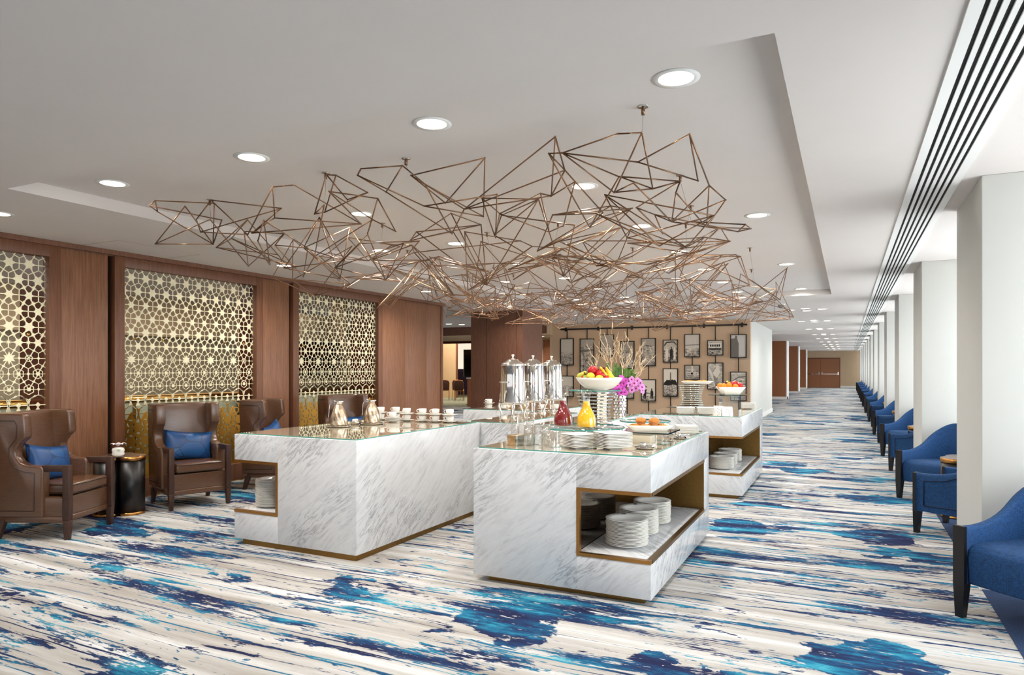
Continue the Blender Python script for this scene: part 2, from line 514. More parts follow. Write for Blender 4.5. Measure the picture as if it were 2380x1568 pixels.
# ------------------------------------------------------------------ window side: columns, wall, windows
col_me = MB().box(0, 1.4, 0, COL_D, 0, H_CEIL).mesh('column', 'paint_white', .006)
base_me = MB().box(-.012, 1.3, -.012, COL_D + .012, 0, .10).mesh('baseboard', 'white_trim')
for k in range(-2, N_BAYS + 1):
    o = put('column', col_me, None, (.80, COL_Y0 + PITCH*k, 0))
    if k < 0: nm = 'white square column behind the camera on the window side'
    else: nm = f'white painted square column, {ORD[k]} from the camera on the window side'
    tag(o, nm, 'column', 'window columns', 'structure')
    put('baseboard', base_me, o)
wr = MB()
wr.box(2.2, 2.3, -7, 58, 0, .35); wr.box(2.2, 2.3, -7, 58, 2.62, 3.05)
struct('wall_right', wr, 'paint_white')
wy = PITCH - COL_D
wf_me = MB()
for a, b in ((0, .06), (wy/3-.02, wy/3+.02), (2*wy/3-.02, 2*wy/3+.02), (wy-.06, wy)): wf_me.box(2.2, 2.26, a, b, .35, 2.62)
wf_me.box(2.2, 2.26, 0, wy, .35, .41); wf_me.box(2.2, 2.26, 0, wy, 2.56, 2.62)
wf_me = wf_me.mesh('window_frame', 'white_trim')
pane_me = MB().box(2.228, 2.234, 0, wy/3-.02, .40, 2.57).mesh('pane', 'window_glass')
for k in range(-2, N_BAYS):
    y0 = COL_Y0 + COL_D + PITCH*k
    w = put(f'window_{k+3}', wf_me, None, (0, y0, 0)); tag(w, kind='structure')
    for j in range(3): put('pane', pane_me, w, (0, j*wy/3 + .01, 0))

# ------------------------------------------------------------------ timber wall on the left with lattice screens
XW = -7.18
MODULE = 2.675
wl = struct('wall_left', MB().box(XW-.35, XW-.02, -7, 11.50, 2.69, H_CEIL).box(XW-.01, XW+.035, -7, 11.56, 2.70, H_CEIL), 'walnut_frame')
cornice_me = None
screens = [-1*MODULE*1 + 4.892 - 0, 4.892, 4.892 + MODULE]          # near edge of each lattice opening
SW = 1.88
for i, s in enumerate([screens[0] - MODULE] + screens):
    # two stiles, header and sill frame each opening
    for a, b in ((s - .115, s), (s + SW, s + SW + .115)):
        MB().box(XW-.10, XW, a, b, 0, 2.70).build('stile', 'walnut_frame', wl, .002)
    MB().box(XW-.10, XW, s, s + SW, 2.587, 2.70).build('header', 'walnut_frame', wl, .002)
    MB().box(XW-.10, XW, s, s + SW, 0, .22).build('sill_panel', 'walnut_frame', wl, .002)
    MB().box(XW-.005, XW+.004, s - .115, s + SW + .115, 0, .012).build('floor_trim', 'brass', wl)
    # sliding timber leaf with a dark shadow gap beside it
    e = s + SW + .115
    if i < 3:
        MB().box(XW-.06, XW-.02, e, e + .50, 0, 2.695).build('wood_panel', 'walnut', wl, .002)
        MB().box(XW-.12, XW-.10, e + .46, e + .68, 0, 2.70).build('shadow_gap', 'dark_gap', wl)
    # deep reveal beyond the opening
    MB().box(XW-(.60, .55, .36, .62)[i], XW-.14, s + SW + .02, s + SW + .10, 0, 2.9).build('reveal', 'red_wood', wl)
e = screens[2] + SW + .115
for a, b in ((e, e + .70), (e + .702, e + 1.40), (e + 1.402, 11.46)):
    MB().box(XW-.06, XW-.02, a, b, 0, 2.695).build('wood_panel', 'walnut', wl, .001)
MB().box(XW-.36, XW, 11.46, 11.52, 0, 2.70).build('end_stile', 'walnut_frame', wl, .002)

# lattice geometry ---------------------------------------------------
def lattice_meshes():
    p, h = .1782, .1543
    top, bot = 2.592, .20
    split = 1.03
    up, low = MB(), MB()
    zc = [2.492 - h*r for r in range(16)]
    def quadbar(m, s0, t0, s1, t1, w, d0=0., d1=.008):
        dx, dy = s1-s0, t1-t0; L = math.hypot(dx, dy)
        if L < 1e-6: return
        nx, ny = -dy/L*w/2, dx/L*w/2
        q = [(s0+nx, t0+ny), (s0-nx, t0-ny), (s1-nx, t1-ny), (s1+nx, t1+ny)]
        m.add([(d0, a, b) for a, b in q] + [(d1, a, b) for a, b in q], [(4,5,6,7),(0,3,2,1),(0,1,5,4),(1,2,6,5),(2,3,7,6),(3,0,4,7)])
    def poly(m, pts, d0=0., d1=.009):
        m.prism(pts, 'x', d0, d1)
    def star(m, s, t, Ro, Ri, n=6, rot=0.0, d1=.009):
        pts = []
        for i in range(2*n):
            a = rot + math.pi*i/n; r = Ro if i % 2 == 0 else Ri
            pts.append((s + r*math.cos(a), t + r*math.sin(a)))
        poly(m, pts, 0, d1)
    def inside(s, t, e=.0): return -e <= s <= SW + e and bot - e <= t <= top + e
    for r, z in enumerate(zc):
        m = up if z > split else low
        off = p*.69 if r % 2 == 0 else p*1.16
        # line width / star size change from row to row
        w = .0088 if r < 6 else (.0062 if r < 9 else .0075)
        if r >= 9: w = .010
        if r >= 11: w = .024
        for i in range(-2, 13):
            s = off + (i-1)*p
            # star or rosette on the lattice point
            if inside(s, z, .02):
                if r in (0, 1, 4): star(m, s, z, .060, .034)
                elif r in (2, 3): star(m, s, z, .050, .028)
                elif r == 5: star(m, s, z, .050, .027)
                elif r == 6:
                    if i % 2: star(m, s, z, .062, .030, 6, math.pi/6)
                    else:
                        for k in range(6):
                            a0, a1 = k*math.pi/3, (k+1)*math.pi/3
                            quadbar(m, s+.036*math.cos(a0), z+.036*math.sin(a0), s+.036*math.cos(a1), z+.036*math.sin(a1), .0055)
                elif r in (7, 8):
                    star(m, s, z, .021, .017, 4, math.pi/4)
                    for k in range(6):
                        a0, a1 = k*math.pi/3+.52, (k+1)*math.pi/3+.52
                        quadbar(m, s+.05*math.cos(a0), z+.05*math.sin(a0), s+.05*math.cos(a1), z+.05*math.sin(a1), .0055)
                elif r in (9, 10):
                    star(m, s, z, .026, .018, 4, 0)
                    poly(m, [(s-.026, z-.062), (s+.026, z-.062), (s, z-.014)])
                    for k in range(10):
                        a0, a1 = k*math.pi/5, (k+1)*math.pi/5
                        quadbar(m, s+.088*math.cos(a0), z+.10*math.sin(a0), s+.088*math.cos(a1), z+.10*math.sin(a1), .006)
                else:
                    star(m, s, z, .074, .052)
            # tip to tip bars towards three of the neighbours, each with a node halfway
            for k in range(3):
                a = k*math.pi/3
                s1, z1 = s + p*math.cos(a), z + (0 if k == 0 else h)
                mx, mz = (s+s1)/2, (z+z1)/2
                if not inside(mx, mz, .035): continue
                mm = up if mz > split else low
                if r < 9 or r >= 11 or k == 0: quadbar(mm, s, z, s1, z1, w)
                if 2 <= r <= 5 and (k > 0 or r == 5): star(mm, mx, mz, .024, .010, 8)
                elif r in (0, 1): star(mm, mx, mz, .017, .006, 4, a)
                elif 6 <= r <= 8: star(mm, mx, mz, .013, .011, 6)
                elif r >= 11: star(mm, mx, mz, .030, .022, 4, a)
            # the two triangles that use this point: Y junctions
            for (tx, tz, legs) in ((s + p/2, z + h/3, ((s+p/2, z), (s+p/4, z+h/2), (s+3*p/4, z+h/2))),
                                   (s + p/2, z - h/3, ((s+p/2, z), (s+p/4, z-h/2), (s+3*p/4, z-h/2)))):
                if not inside(tx, tz, .03): continue
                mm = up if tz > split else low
                for lx, lz in legs: quadbar(mm, tx, tz, lx, lz, w*.85)
                if r >= 11: star(mm, tx, tz, .036, .030, 3)
    # solid apron at the foot in the painted-dark lattice tone, ring of dots
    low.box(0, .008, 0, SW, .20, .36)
    return up.mesh('lattice', 'lattice_lit'), low.mesh('lower_lattice', 'lattice_shaded')
lat_up, lat_low = lattice_meshes()
bolt_me = MB().lathe([(0, .0), (.016, 0), (.016, .014), (0, .014)], 12).mesh('bolt', 'brass_bright')
which = ('leftmost of three', 'middle of three', 'rightmost of three')
for i, s in enumerate(screens):
    o = empty('lattice_screen', (XW-.075, s, 0), label=f'pale gold star lattice screen in the timber wall, {which[i]}', cat='screen', group='gold lattice screens')
    put('lattice', lat_up, o)
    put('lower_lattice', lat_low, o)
    for q in (.16, .52, 1.40, 1.72):
        put('bolt', bolt_me, o, (.006, q, 1.80), rot=(0, R(90), 0))

# space behind the screens: pale atrium wall, ceiling, gold rail and a glazed balustrade
b = MB(); b.box(-11.6, -11.5, -7, 11.4, 0, 2.05)
struct('wall_atrium', b, 'wall_grey')
struct('wall_atrium_upper', MB().box(-11.6, -11.3, -7, 11.4, 2.05, 2.75), 'wall_beige')
o = struct('wall_niche', MB().box(-8.9, -8.85, 8.05, 10.2, 0, 2.45).box(-8.9, -8.5, 8.0, 8.05, 0, 2.75).box(-8.9, -8.5, 10.2, 10.25, 0, 2.75), 'wall_beige')
for j, zz in enumerate((1.35, 1.62, 1.9)):
    MB().box(-8.85, -8.62, 8.05, 10.2, zz, zz+.05).build('shelf_board', 'black_wood', o)
MB().box(-8.84, -8.80, 8.05, 10.2, 1.40, 1.95).build('dark_back', 'red_wood', o)
rl = empty('handrail', (-7.62, 6.3, 0), label='polished gold handrail over a pale glass balustrade behind the lattice screens', cat='railing')
MB().tube([(0, -5.5, 1.10), (0, 4.4, 1.10)], .045, 12).build('rail', 'brass_bright', rl)
MB().box(-.012, .012, -5.5, 4.4, .12, 1.05).build('glass_panel', 'mint_panel', rl)
MB().box(-.03, .03, -5.5, 4.4, 0.0, .12).build('base_channel', 'brass_dark', rl)
for yy in (-5.0, -3.0, -1.0, 1.0, 3.0): MB().box(-.02, .02, yy-.02, yy+.02, .12, 1.07).build('post', 'brass_dark', rl)
area_light('atrium_lamp', (-9.4, 4.0, 2.72), (0, 0, 0), 2.5, 11, 95, (1, .90, .78))

# ------------------------------------------------------------------ picture wall and corridor left side
PW = 18.82
struct('wall_pictures', MB().box(-7.92, -2.289, PW, PW + .2, 0, H_CEIL), 'wallpaper_tan')
struct('wall_corridor', MB().box(-2.45, -2.289, PW + .2, 24.6, 0, H_CEIL).box(-2.70, -2.42, 24.6, 25.3, 0, H_CEIL), 'paint_white')
struct('baseboard_corridor', MB().box(-2.288, -2.268, PW + .05, 24.6, 0, .13).box(-2.43, -2.40, 24.6, 25.32, 0, .13), 'white_trim')
struct('wall_corridor_rear', MB().box(-3.9, -3.8, 25.3, 57, 0, H_CEIL), 'column_wood')
for k, yy in enumerate((26.2, 34.6, 43.2, 51.6)):
    xr = -2.60
    o = struct('column_wood', MB().box(-3.8, xr, yy, yy + (1.4 if k == 0 else .6), .12, H_CEIL), 'door_wood')
    tag(o, f'red-brown timber clad pier on the left of the corridor, {ORD[k]} from the picture wall', 'column', 'corridor piers')
    MB().box(xr, xr + .05, yy - .01, yy + 1.0, 0, H_CEIL).build('edge_strip', 'white_trim', o)
    MB().box(-3.8, xr + .05, yy - .02, yy + .6, 0, .12).build('baseboard', 'white_trim', o)
YE = 56.5
struct('wall_end', MB().box(-3.9, 2.2, YE, YE + .2, 0, H_CEIL), 'wall_beige')
struct('baseboard_end', MB().box(-.55, .8, YE - .02, YE, 0, .14), 'white_trim')
dr = tag(empty('door_1', (-1.82, YE, 0)), kind='structure')
MB().box(-1.34, 1.34, -.06, 0, 0, 2.24).build('door_frame', 'walnut_frame', dr)
for sx in (-1, 1):
    lf = MB().box(min(sx*.008, sx*1.27), max(sx*.008, sx*1.27), -.09, -.05, .02, 2.16).build('door_leaf', 'door_wood', dr)
    MB().box(min(sx*.1, sx*1.2), max(sx*.1, sx*1.2), -.15, -.12, 1.0, 1.05).build('push_bar', 'chrome', lf)
    MB().box(min(sx*.06, sx*.14), max(sx*.06, sx*.14), -.16, -.09, .95, 1.18).build('bar_end', 'chrome', lf)
    MB().box(min(sx*1.16, sx*1.24), max(sx*1.16, sx*1.24), -.16, -.09, .95, 1.18).build('bar_end', 'chrome', lf)

# alcove with a door left of the picture wall
struct('wall_alcove', MB().box(-10.4, -7.92, 20.6, 20.8, 0, 2.75).box(-7.99, -7.921, PW + .01, 20.6, 0, 2.75), 'wall_beige')
struct('ceiling_alcove', MB().box(-10.6, -7.9, 18.6, 20.8, 2.46, 2.75), 'wall_beige')
dr = tag(empty('door_2', (-8.35, 20.6, 0)), kind='structure')
MB().box(-.62, .42, -.03, 0, 0, 2.40).build('door_leaf', 'door_wood', dr)
for hx in (-.40, -.10): MB().sphere((hx, -.035, 2.18), .018, 8, 6).build('stud', 'brass_bright', dr)
MB().tube([(-.55, -.05, 1.95), (-.55, -.05, 2.25)], .012, 8).build('door_handle', 'brass_bright', dr)

# timber pillar in the foyer
o = struct('column_timber', MB().box(-7.70, -6.40, 13.55, 14.62, 0, H_CEIL), 'column_wood')
tag(o, 'dark timber clad square pillar standing behind the coffee urns', 'column')
for a in (-7.3, -6.55): MB().box(a-.003, a+.003, 13.546, 13.55, 0, H_CEIL).build('joint', 'dark_gap', o)

# foyer bulkhead and the meeting room beyond it
struct('wall_bulkhead', MB().box(-24, -7.92, 18.5, 22.4, 2.49, 3.05), 'wall_beige')
struct('trim_2', MB().box(-24, -7.95, 18.47, 18.50, 2.49, 2.75), 'column_wood')
struct('trim_3', MB().box(-24, -10.4, 22.36, 22.46, 2.40, 2.50), 'red_wood')
struct('wall_foyer_left', MB().box(-24, -23.9, -7, 34, 0, 3.05), 'wall_beige')
struct('wall_meeting', MB().box(-24, -8, 33.6, 33.8, 0, 3.3), 'wall_beige')
struct('wall_meeting_side', MB().box(-10.4, -10.2, 20.8, 33.6, 0, 3.3), 'red_wood')
struct('ceiling_meeting', MB().box(-24, -8, 22.4, 34, 3.05, 3.2), 'wall_beige')
struct('floor_meeting', MB().box(-24, -10.4, 22.45, 33.6, 0, .006), 'carpet_green')
struct('wall_partition', MB().box(-20.6, -17.34, 29.0, 29.06, 0, 3.05), 'wall_beige')
struct('trim_4', MB().box(-17.34, -17.25, 29.0, 29.06, 0, 3.05), 'column_wood')
struct('wall_screen', MB().box(-20.0, -15, 32.6, 32.7, 0, 3.0), 'purple_wall')

# ------------------------------------------------------------------ downlights
lamp_ring = MB().lathe([(.083, -.004), (.112, -.004), (.112, -.0005), (.083, -.0005)], 28, closed=False).mesh('ring', 'white_trim')
lamp_disc = MB().lathe([(0, -.002), (.084, -.002)], 28, closed=False).mesh('lens', 'lamp_glow')
def downlight(x, y, z, label, group, power=LAMP_POWER):
    o = empty('downlight', (x, y, z), label=label, cat='ceiling light', group=group)
    put('ring', lamp_ring, o); put('lens', lamp_disc, o)
    if power: area_light('lamp_beam', (x, y, z - .006), (0, 0, 0), .15, .15, power, (1, .945, .87), 'DISK', 150)
colname = {4: ('leftmost', 'second from left', 'third from left', 'rightmost'), 2: ('left one', 'right one')}
for r, yy in enumerate((3.25, 4.87, 6.49, 8.1, 9.72, 11.3, 12.85)):
    xs = (-4.91, -3.49 if r == 0 else -3.88, -2.10 if r == 0 else -1.79, -.73) if r % 2 == 0 else (-3.89, -1.79)
    for i, xx in enumerate(xs):
        downlight(xx, yy, H_COFFER, f'round downlight in the coffered ceiling, {colname[len(xs)][i]} in the {ORD[r]} row', 'downlights in the coffer')
for r, yy in enumerate((3.2, 6.4, 9.6, 12.73)):
    downlight(-6.32, yy, H_CEIL, f'round recessed downlight over the brown armchairs, {ORD[r]} from the camera', 'downlights along the timber wall')
for r in range(10):
    yy = 16.26 + 4.1*r
    for i, (dx, dy) in enumerate(((-.32, 0), (0, -.32), (0, .32), (.32, 0))):
        nm = ('left', 'near', 'far', 'right')[i]
        downlight(-.82 + dx, yy + dy, H_CEIL, f'{nm} downlight of the {ORD[r]} cluster of four along the corridor ceiling', 'corridor downlights', LAMP_POWER*1.8 if i == 1 else 0)
for i, (xx, yy) in enumerate(((-5.2, 16.3), (-4.9, 16.0), (-4.6, 16.3), (-4.9, 16.6))):
    downlight(xx, yy, H_CEIL, f'{("left", "near", "right", "far")[i]} downlight of the cluster of four before the picture wall', 'downlights before the picture wall', LAMP_POWER*2.4 if i == 1 else 0)
for i, (xx, yy) in enumerate(((-10.4, 17.0), (-10.2, 17.4))):
    downlight(xx, yy, H_CEIL, f'{("left", "right")[i]} one of two small downlights in the foyer left of the timber pillar', 'foyer downlights', LAMP_POWER*2)
downlight(-11.9, 21.4, 2.49, 'small downlight under the lowered foyer bulkhead', None, LAMP_POWER)
downlight(-8.6, 19.6, 2.46, 'small downlight in the alcove beside the picture wall', None, LAMP_POWER)
area_light('meeting_lamp', (-16, 27, 3.0), (0, 0, 0), 5, 5, 300, (1, .80, .58))
area_light('picture_lamp', (-5.0, 17.3, 2.74), (R(25), 0, 0), 4.5, .3, 30, (1, .80, .60))

# ------------------------------------------------------------------ brown wing armchairs (local x = forward)
def wing_chair():
    o = empty('wing_armchair')
    W = .325
    # base with skirt band
    MB().box(.02, .58, -W+.02, W-.02, .195, .365).build('seat_base', 'leather', o, .012, 3)
    MB().box(.015, .585, -W+.015, W-.015, .145, .20).build('base_band', 'leather', o, .01, 2)
    # side wings swept down to the padded arm
    prof = [(-.03, .195), (.40, .195), (.405, .60), (.385, .632), (.27, .635), (.205, .66), (.165, .71), (.16, .77), (.20, .835), (.245, .87),
            (.25, .90), (.235, 1.06), (.215, 1.085), (-.07, 1.085), (-.075, 1.0)]
    for s in (-1, 1):
        a, b = (W-.09, W+.005) if s > 0 else (-W-.005, -W+.09)
        sd = MB().prism(prof, 'y', a, b).build('wing', 'leather', o, .018, 3)
        ins = [(.0, .25), (.33, .25), (.335, .575), (.24, .585), (.16, .62), (.11, .70), (.11, .79), (.175, .865), (.18, .98), (.16, 1.02), (-.03, 1.02)]
        yy = s*(W+.006)
        MB().tube([(x, yy, z) for x, z in ins], .004, 5).build('piping', 'leather_piping', sd)
    # inner back
    MB().prism([(.04, .36), (.14, .36), (.075, 1.0), (.06, 1.085), (-.05, 1.085), (-.03, .36)], 'y', -W+.07, W-.07).build('backrest', 'leather', o, .015, 3)
    # seat cushion and its piping
    cu = MB().box(.10, .605, -.245, .245, .375, .475).build('seat_cushion', 'leather', o, .025, 4)
    for zz in (.458, .392):
        MB().tube([(.12, -.247, zz), (.585, -.247, zz), (.607, -.225, zz), (.607, .225, zz), (.585, .247, zz), (.12, .247, zz)], .0045, 5).build('piping', 'leather_piping', cu)
    for s in (-1, 1):
        y0 = s*(W-.035)
        # front leg rises to carry the timber arm
        lg = MB().box(.565, .625, y0-.026, y0+.026, .17, .638)
        lg.taper(.565, .625, y0-.026, y0+.026, 0, .17, .7)
        lg.build('front_leg', 'dark_wood_leg', o, .004, 2)
        MB().box(.38, .57, y0-.026, y0+.026, .585, .636).build('arm_rail', 'dark_wood_leg', o, .004, 2)
        MB().taper(.0, .06, y0-.026, y0+.026, 0, .17, .65, dx=-.05).build('back_leg', 'dark_wood_leg', o)
    return o
def place_front(fx_, fy_, ang, depth=.60):
    """origin (back centre line) from the centre between the front feet"""
    return (fx_ - depth*math.cos(ang), fy_ - depth*math.sin(ang), 0)
w0 = wing_chair(); wt = tree(w0)
ANG1, ANG2 = R(24), R(-20.5)
specs = [(-6.108, 3.836, ANG1, 'brown leather wing armchair at the left edge, beside the round black side table'),
         (-6.146, 5.03, ANG2, 'brown leather wing armchair facing the room between the side table and the marble counter'),
         (-6.108, 3.836 + MODULE, ANG1, 'brown leather wing armchair half hidden behind the left marble counter corner'),
         (-6.146, 5.03 + MODULE, ANG2, 'brown leather wing armchair behind the two swirled steel coffee jugs')]
def pillow_mesh():
    m = MB(); nx, nz = 14, 10
    for side in (1, -1):
        rows = []
        for j in range(nz+1):
            row = []
            for i in range(nx+1):
                u, v = 2*i/nx - 1, 2*j/nz - 1
                d = .075 * ((1-u*u)*(1-v*v))**.42 if abs(u) < 1 and abs(v) < 1 else 0
                k = 1 - .07*(1-abs(u*v))
                row.append((side*d, u*.26*(1-.09*(1-v*v)), v*.17*(1-.13*(1-u*u))))
            rows.append(row if side > 0 else row[::-1])
        m.grid(rows)
    return m.mesh('pillow', 'pillow_blue', merge=True)
pil_me = pillow_mesh()
pil_lab = ('leftmost brown armchair', 'brown armchair in front of the middle lattice screen', 'half hidden brown armchair behind the counter corner', 'brown armchair behind the steel jugs')
for i, (x, y, a, lab) in enumerate(specs):
    L = place_front(x, y, a)
    if i == 0:
        o = w0; o.location = L; o.rotation_euler = (0, 0, a); tag(o, lab, 'armchair', 'brown wing armchairs')
    else:
        o = copy_tree(wt, L, a, lab, 'brown wing armchairs'); o['category'] = 'armchair'
    px_, py_ = L[0] + .225*math.cos(a), L[1] + .225*math.sin(a)
    p = put('throw_pillow', pil_me, None, (px_, py_, .62))
    p.rotation_euler = (R((-8, -6, 10, -5)[i]), R(-16), a)
    tag(p, f'blue satin rectangular throw pillow on the {pil_lab[i]}', 'pillow', 'blue throw pillows')

# clover shaped side table
def clover(r, lobe, n=14):
    pts = []
    for k in range(3):
        c0 = 2*math.pi*k/3 + R(20)
        cx, cy = r*math.cos(c0), r*math.sin(c0)
        for i in range(n+1):
            a = c0 - R(105) + R(210)*i/n
            pts.append((cx + lobe*math.cos(a), cy + lobe*math.sin(a)))
    return pts
def side_table():
    o = empty('side_table')
    MB().prism(clover(.11, .135), 'z', .028, .545, True).build('drum', 'black_wood', o)
    MB().prism(clover(.11, .142), 'z', .545, .585, True).build('table_top', 'brass', o)
    MB().prism(clover(.11, .136), 'z', .585, .587, True).build('top_inlay', 'rose_metal', o)
    MB().prism(clover(.11, .140), 'z', .0, .028, True).build('foot_band', 'brass', o)
    return o
st0 = side_table(); stt = tree(st0)
st0.location = (-6.62, 4.46, 0); tag(st0, 'black clover shaped side table with a brass rim between two brown armchairs', 'side table', 'clover side tables')
copy_tree(stt, (-6.62, 4.46 + MODULE, 0), 0, 'black clover side table behind the left counter between brown armchairs', 'clover side tables')['category'] = 'side table'
# little vase with one bloom
v = empty('bud_vase', (-6.56, 4.40, .587), label='small white ribbed vase with a white orchid bloom on the side table', cat='vase')
MB().lathe([(.03, 0), (.05, .008), (.058, .025), (.052, .042), (.058, .06), (.05, .082), (.03, .09), (.026, .086), (0, .08)], 20).build('pot', 'porcelain', v)
for k in range(5):
    a = 2*math.pi*k/5; d = Vector((math.cos(a), math.sin(a), 0))
    rows = []
    for j in range(5):
        t = j/4; c_ = d*(.075*t) + Vector((0, 0, .10 + .03*math.sin(t*2.4)))
        wv = Vector((-d.y, d.x, 0))*(.018*math.sin(math.pi*(t*.9+.05)))
        rows.append([c_-wv, c_+Vector((0, 0, .004)), c_+wv])
    MB().grid(rows).build('petal', 'petal_white', v)
for k in range(2):
    a = R(-30 + 200*k); d = Vector((math.cos(a), math.sin(a), 0)); wv = Vector((-d.y, d.x, 0))
    MB().grid([[d*(.085*t)+Vector((0, 0, .085-.02*t))+wv*q*(.022*math.sin(math.pi*t*.95+.1)) for q in (-1, 1)] for t in (0, .3, .6, 1)]).build('leaf', 'leaf_pale', v)
MB().sphere((0, 0, .115), .010, 8, 6).build('bloom_heart', 'orchid_heart', v)

# ------------------------------------------------------------------ blue tub armchairs (local x = forward, origin centre)
def blue_chair():
    o = empty('blue_armchair')
    # U-shaped plan from the left front round the back to the right front
    path = []
    D, W_, rc = .34, .335, .20
    n = 10
    for i in range(n): path.append((D - (D + D - rc)*i/n, W_))
    for i in range(n+1):
        a = R(90 + 90*i/n); path.append((-D + rc + rc*math.cos(a), W_ - rc + rc*math.sin(a)))
    for i in range(1, 6): path.append((-D, (W_-rc)*(1 - 2*i/6)))
    half = path[:]
    path = half + [(x, -y) for x, y in half[:n*2+1][::-1]]
    P = []
    N_ = len(path)
    for i, (x, y) in enumerate(path):
        q = path[min(i+1, N_-1)]; p0 = path[max(i-1, 0)]
        tx, ty = q[0]-p0[0], q[1]-p0[1]; L = math.hypot(tx, ty) or 1
        nx, ny = -ty/L, tx/L          # points inward for this winding
        # sweep of the top edge: low at the arm fronts, high at the back
        s = (D - x)/(2*D)
        h = .535 + .30*(max(0, (s-.06)/.94)**2.5)
        h = min(h, .835)
        flare = .05*(h-.535)/.3
        P.append((x, y, nx, ny, h, flare))
    T = .062
    rows_o = []
    rows = []
    for x, y, nx, ny, h, fl in P:
        ox, oy = x - nx*(-0) , y
        ring = []
        for (dep, z) in ((0, .20), (0, .45), (-fl, h-.02), (-fl+.012, h-.004), (-fl+.028, h), (T-fl-.02, h), (T-fl-.005, h-.006), (T-fl, h-.02), (T, .45), (T, .20)):
            ring.append((x + nx*dep*-1, y + ny*dep*-1, z))
        rows.append(ring)
    # decide inward direction by the first point (y>0 must move to smaller y)
    if rows[0][8][1] > P[0][1]:
        rows = []
        for x, y, nx, ny, h, fl in P:
            rows.append([(x + nx*dep, y + ny*dep, z) for (dep, z) in ((0, .20), (0, .45), (-fl, h-.02), (-fl+.012, h-.004), (-fl+.028, h), (T-fl-.02, h), (T-fl-.005, h-.006), (T-fl, h-.02), (T, .45), (T, .20))])
    m = MB().grid(rows)
    k = len(rows[0]); e = len(rows)-1
    m.f.append(tuple(range(k))); m.sm.append(False)
    m.f.append(tuple(e*k + i for i in range(k-1, -1, -1))); m.sm.append(False)
    sh = m.build('shell', 'blue_fabric', o)
    # seat, rounded front
    MB().prism([(-.30, .20), (.325, .20), (.335, .36), (.325, .405), (.29, .43), (.2, .437), (-.30, .42)], 'y', -.272, .272).build('seat', 'blue_fabric', o, .012, 3)
    for s in (-1, 1):
        yo = s*.338
        MB().tube([(.27, yo, .255), (.27, yo, .47), (.10, yo+s*.002, .49), (-.08, yo+s*.012, .56)], .004, 5).build('piping', 'blue_dark_piping', sh)
        MB().tube([(.27, yo, .255), (-.12, yo, .255)], .004, 5).build('piping', 'blue_dark_piping', sh)
        y0 = s*.305
        lg = MB().box(.338, .362, y0-.034, y0+.034, .19, .538)
        lg.taper(.305, .362, y0-.034, y0+.034, 0, .20, .66, dx=.008)
        lg.build('front_leg', 'black_wood', o)
        MB().taper(-.30, -.25, s*.25-.025, s*.25+.025, 0, .20, .66, dx=-.05).build('back_leg', 'black_wood', o)
    return o
b0 = blue_chair(); bt = tree(b0)
cnt = 0
for k in range(-1, N_BAYS - 1):
    y0 = (k)*PITCH
    for j, (bx, by, fx_, fy_) in enumerate(((1.0, 7.2, -.89, .46), (.985, 8.94, -.68, -.73))):
        if k == -1 and j == 0: continue
        if k == -1: bx, by = 1.058, 8.92
        loc = (bx, by + y0, 0); a = math.atan2(fy_, fx_)
        side = 'turned away from the camera' if j == 0 else 'turned towards the camera'
        lab = f'blue armchair by the white columns, {ORD[cnt]} from the camera, {side}'
        if cnt == 0: o = b0; o.location = loc; o.rotation_euler = (0, 0, a)
        else: o = copy_tree(bt, loc, a)
        tag(o, lab, 'armchair', 'blue armchairs between the columns'); cnt += 1
    if k >= 0 and k < 6:
        copy_tree(stt, (1.05, 8.03 + y0, 0), R(200), f'black clover side table between blue armchairs in the {ORD[k]} window bay', 'side tables in the window bays')['category'] = 'side table'

# ------------------------------------------------------------------ meeting room furniture seen through the opening
dc = empty('dome_sensor', (-1.19, 14.6, H_CEIL), label='small clear domed ceiling sensor past the end of the wire sculpture', cat='sensor')
MB().lathe([(0, -.02), (.075, -.02), (.08, 0), (0, 0)], 24).build('housing', 'white_trim', dc)
MB().lathe([(.062, -.02), (.058, -.05), (.04, -.075), (.018, -.087), (0, -.09)], 24, closed=False).build('dome', 'print_grey', dc)
scr = empty('projection_screen', (-18.8, 32.545, 0), label='white projection screen on the far meeting room wall', cat='projection screen')
MB().box(-.85, .95, -.02, .02, 1.42, 2.86).build('surface', 'screen_white', scr)
MB().box(-.87, .97, -.05, .05, 2.86, 2.94).build('case', 'black_metal', scr)
tv = empty('display_screen', (-13.4, 24, 0), label='large black flat display on a stand in the meeting room doorway', cat='television')
MB().box(-.53, .6, -.04, .04, 1.12, 2.22).build('panel', 'tv_black', tv, .01)
MB().box(-.56, -.53, -.05, .05, 1.12, 2.22).build('side_frame', 'wall_beige', tv)
MB().box(-.05, .05, -.02, .04, 0, 1.12).build('stand', 'black_metal', tv)
MB().box(-.35, .35, -.2, .2, 0, .03).build('foot', 'black_metal', tv)
ds = empty('lectern', (-12.55, 22.75, 0), label='reddish wooden desk with a pale top beside the timber pillar', cat='desk')
MB().box(-.40, .45, -.25, .25, 0, 1.06).build('body', 'door_wood', ds)
MB().box(-.43, .48, -.28, .28, 1.06, 1.11).build('top', 'cream_under', ds)
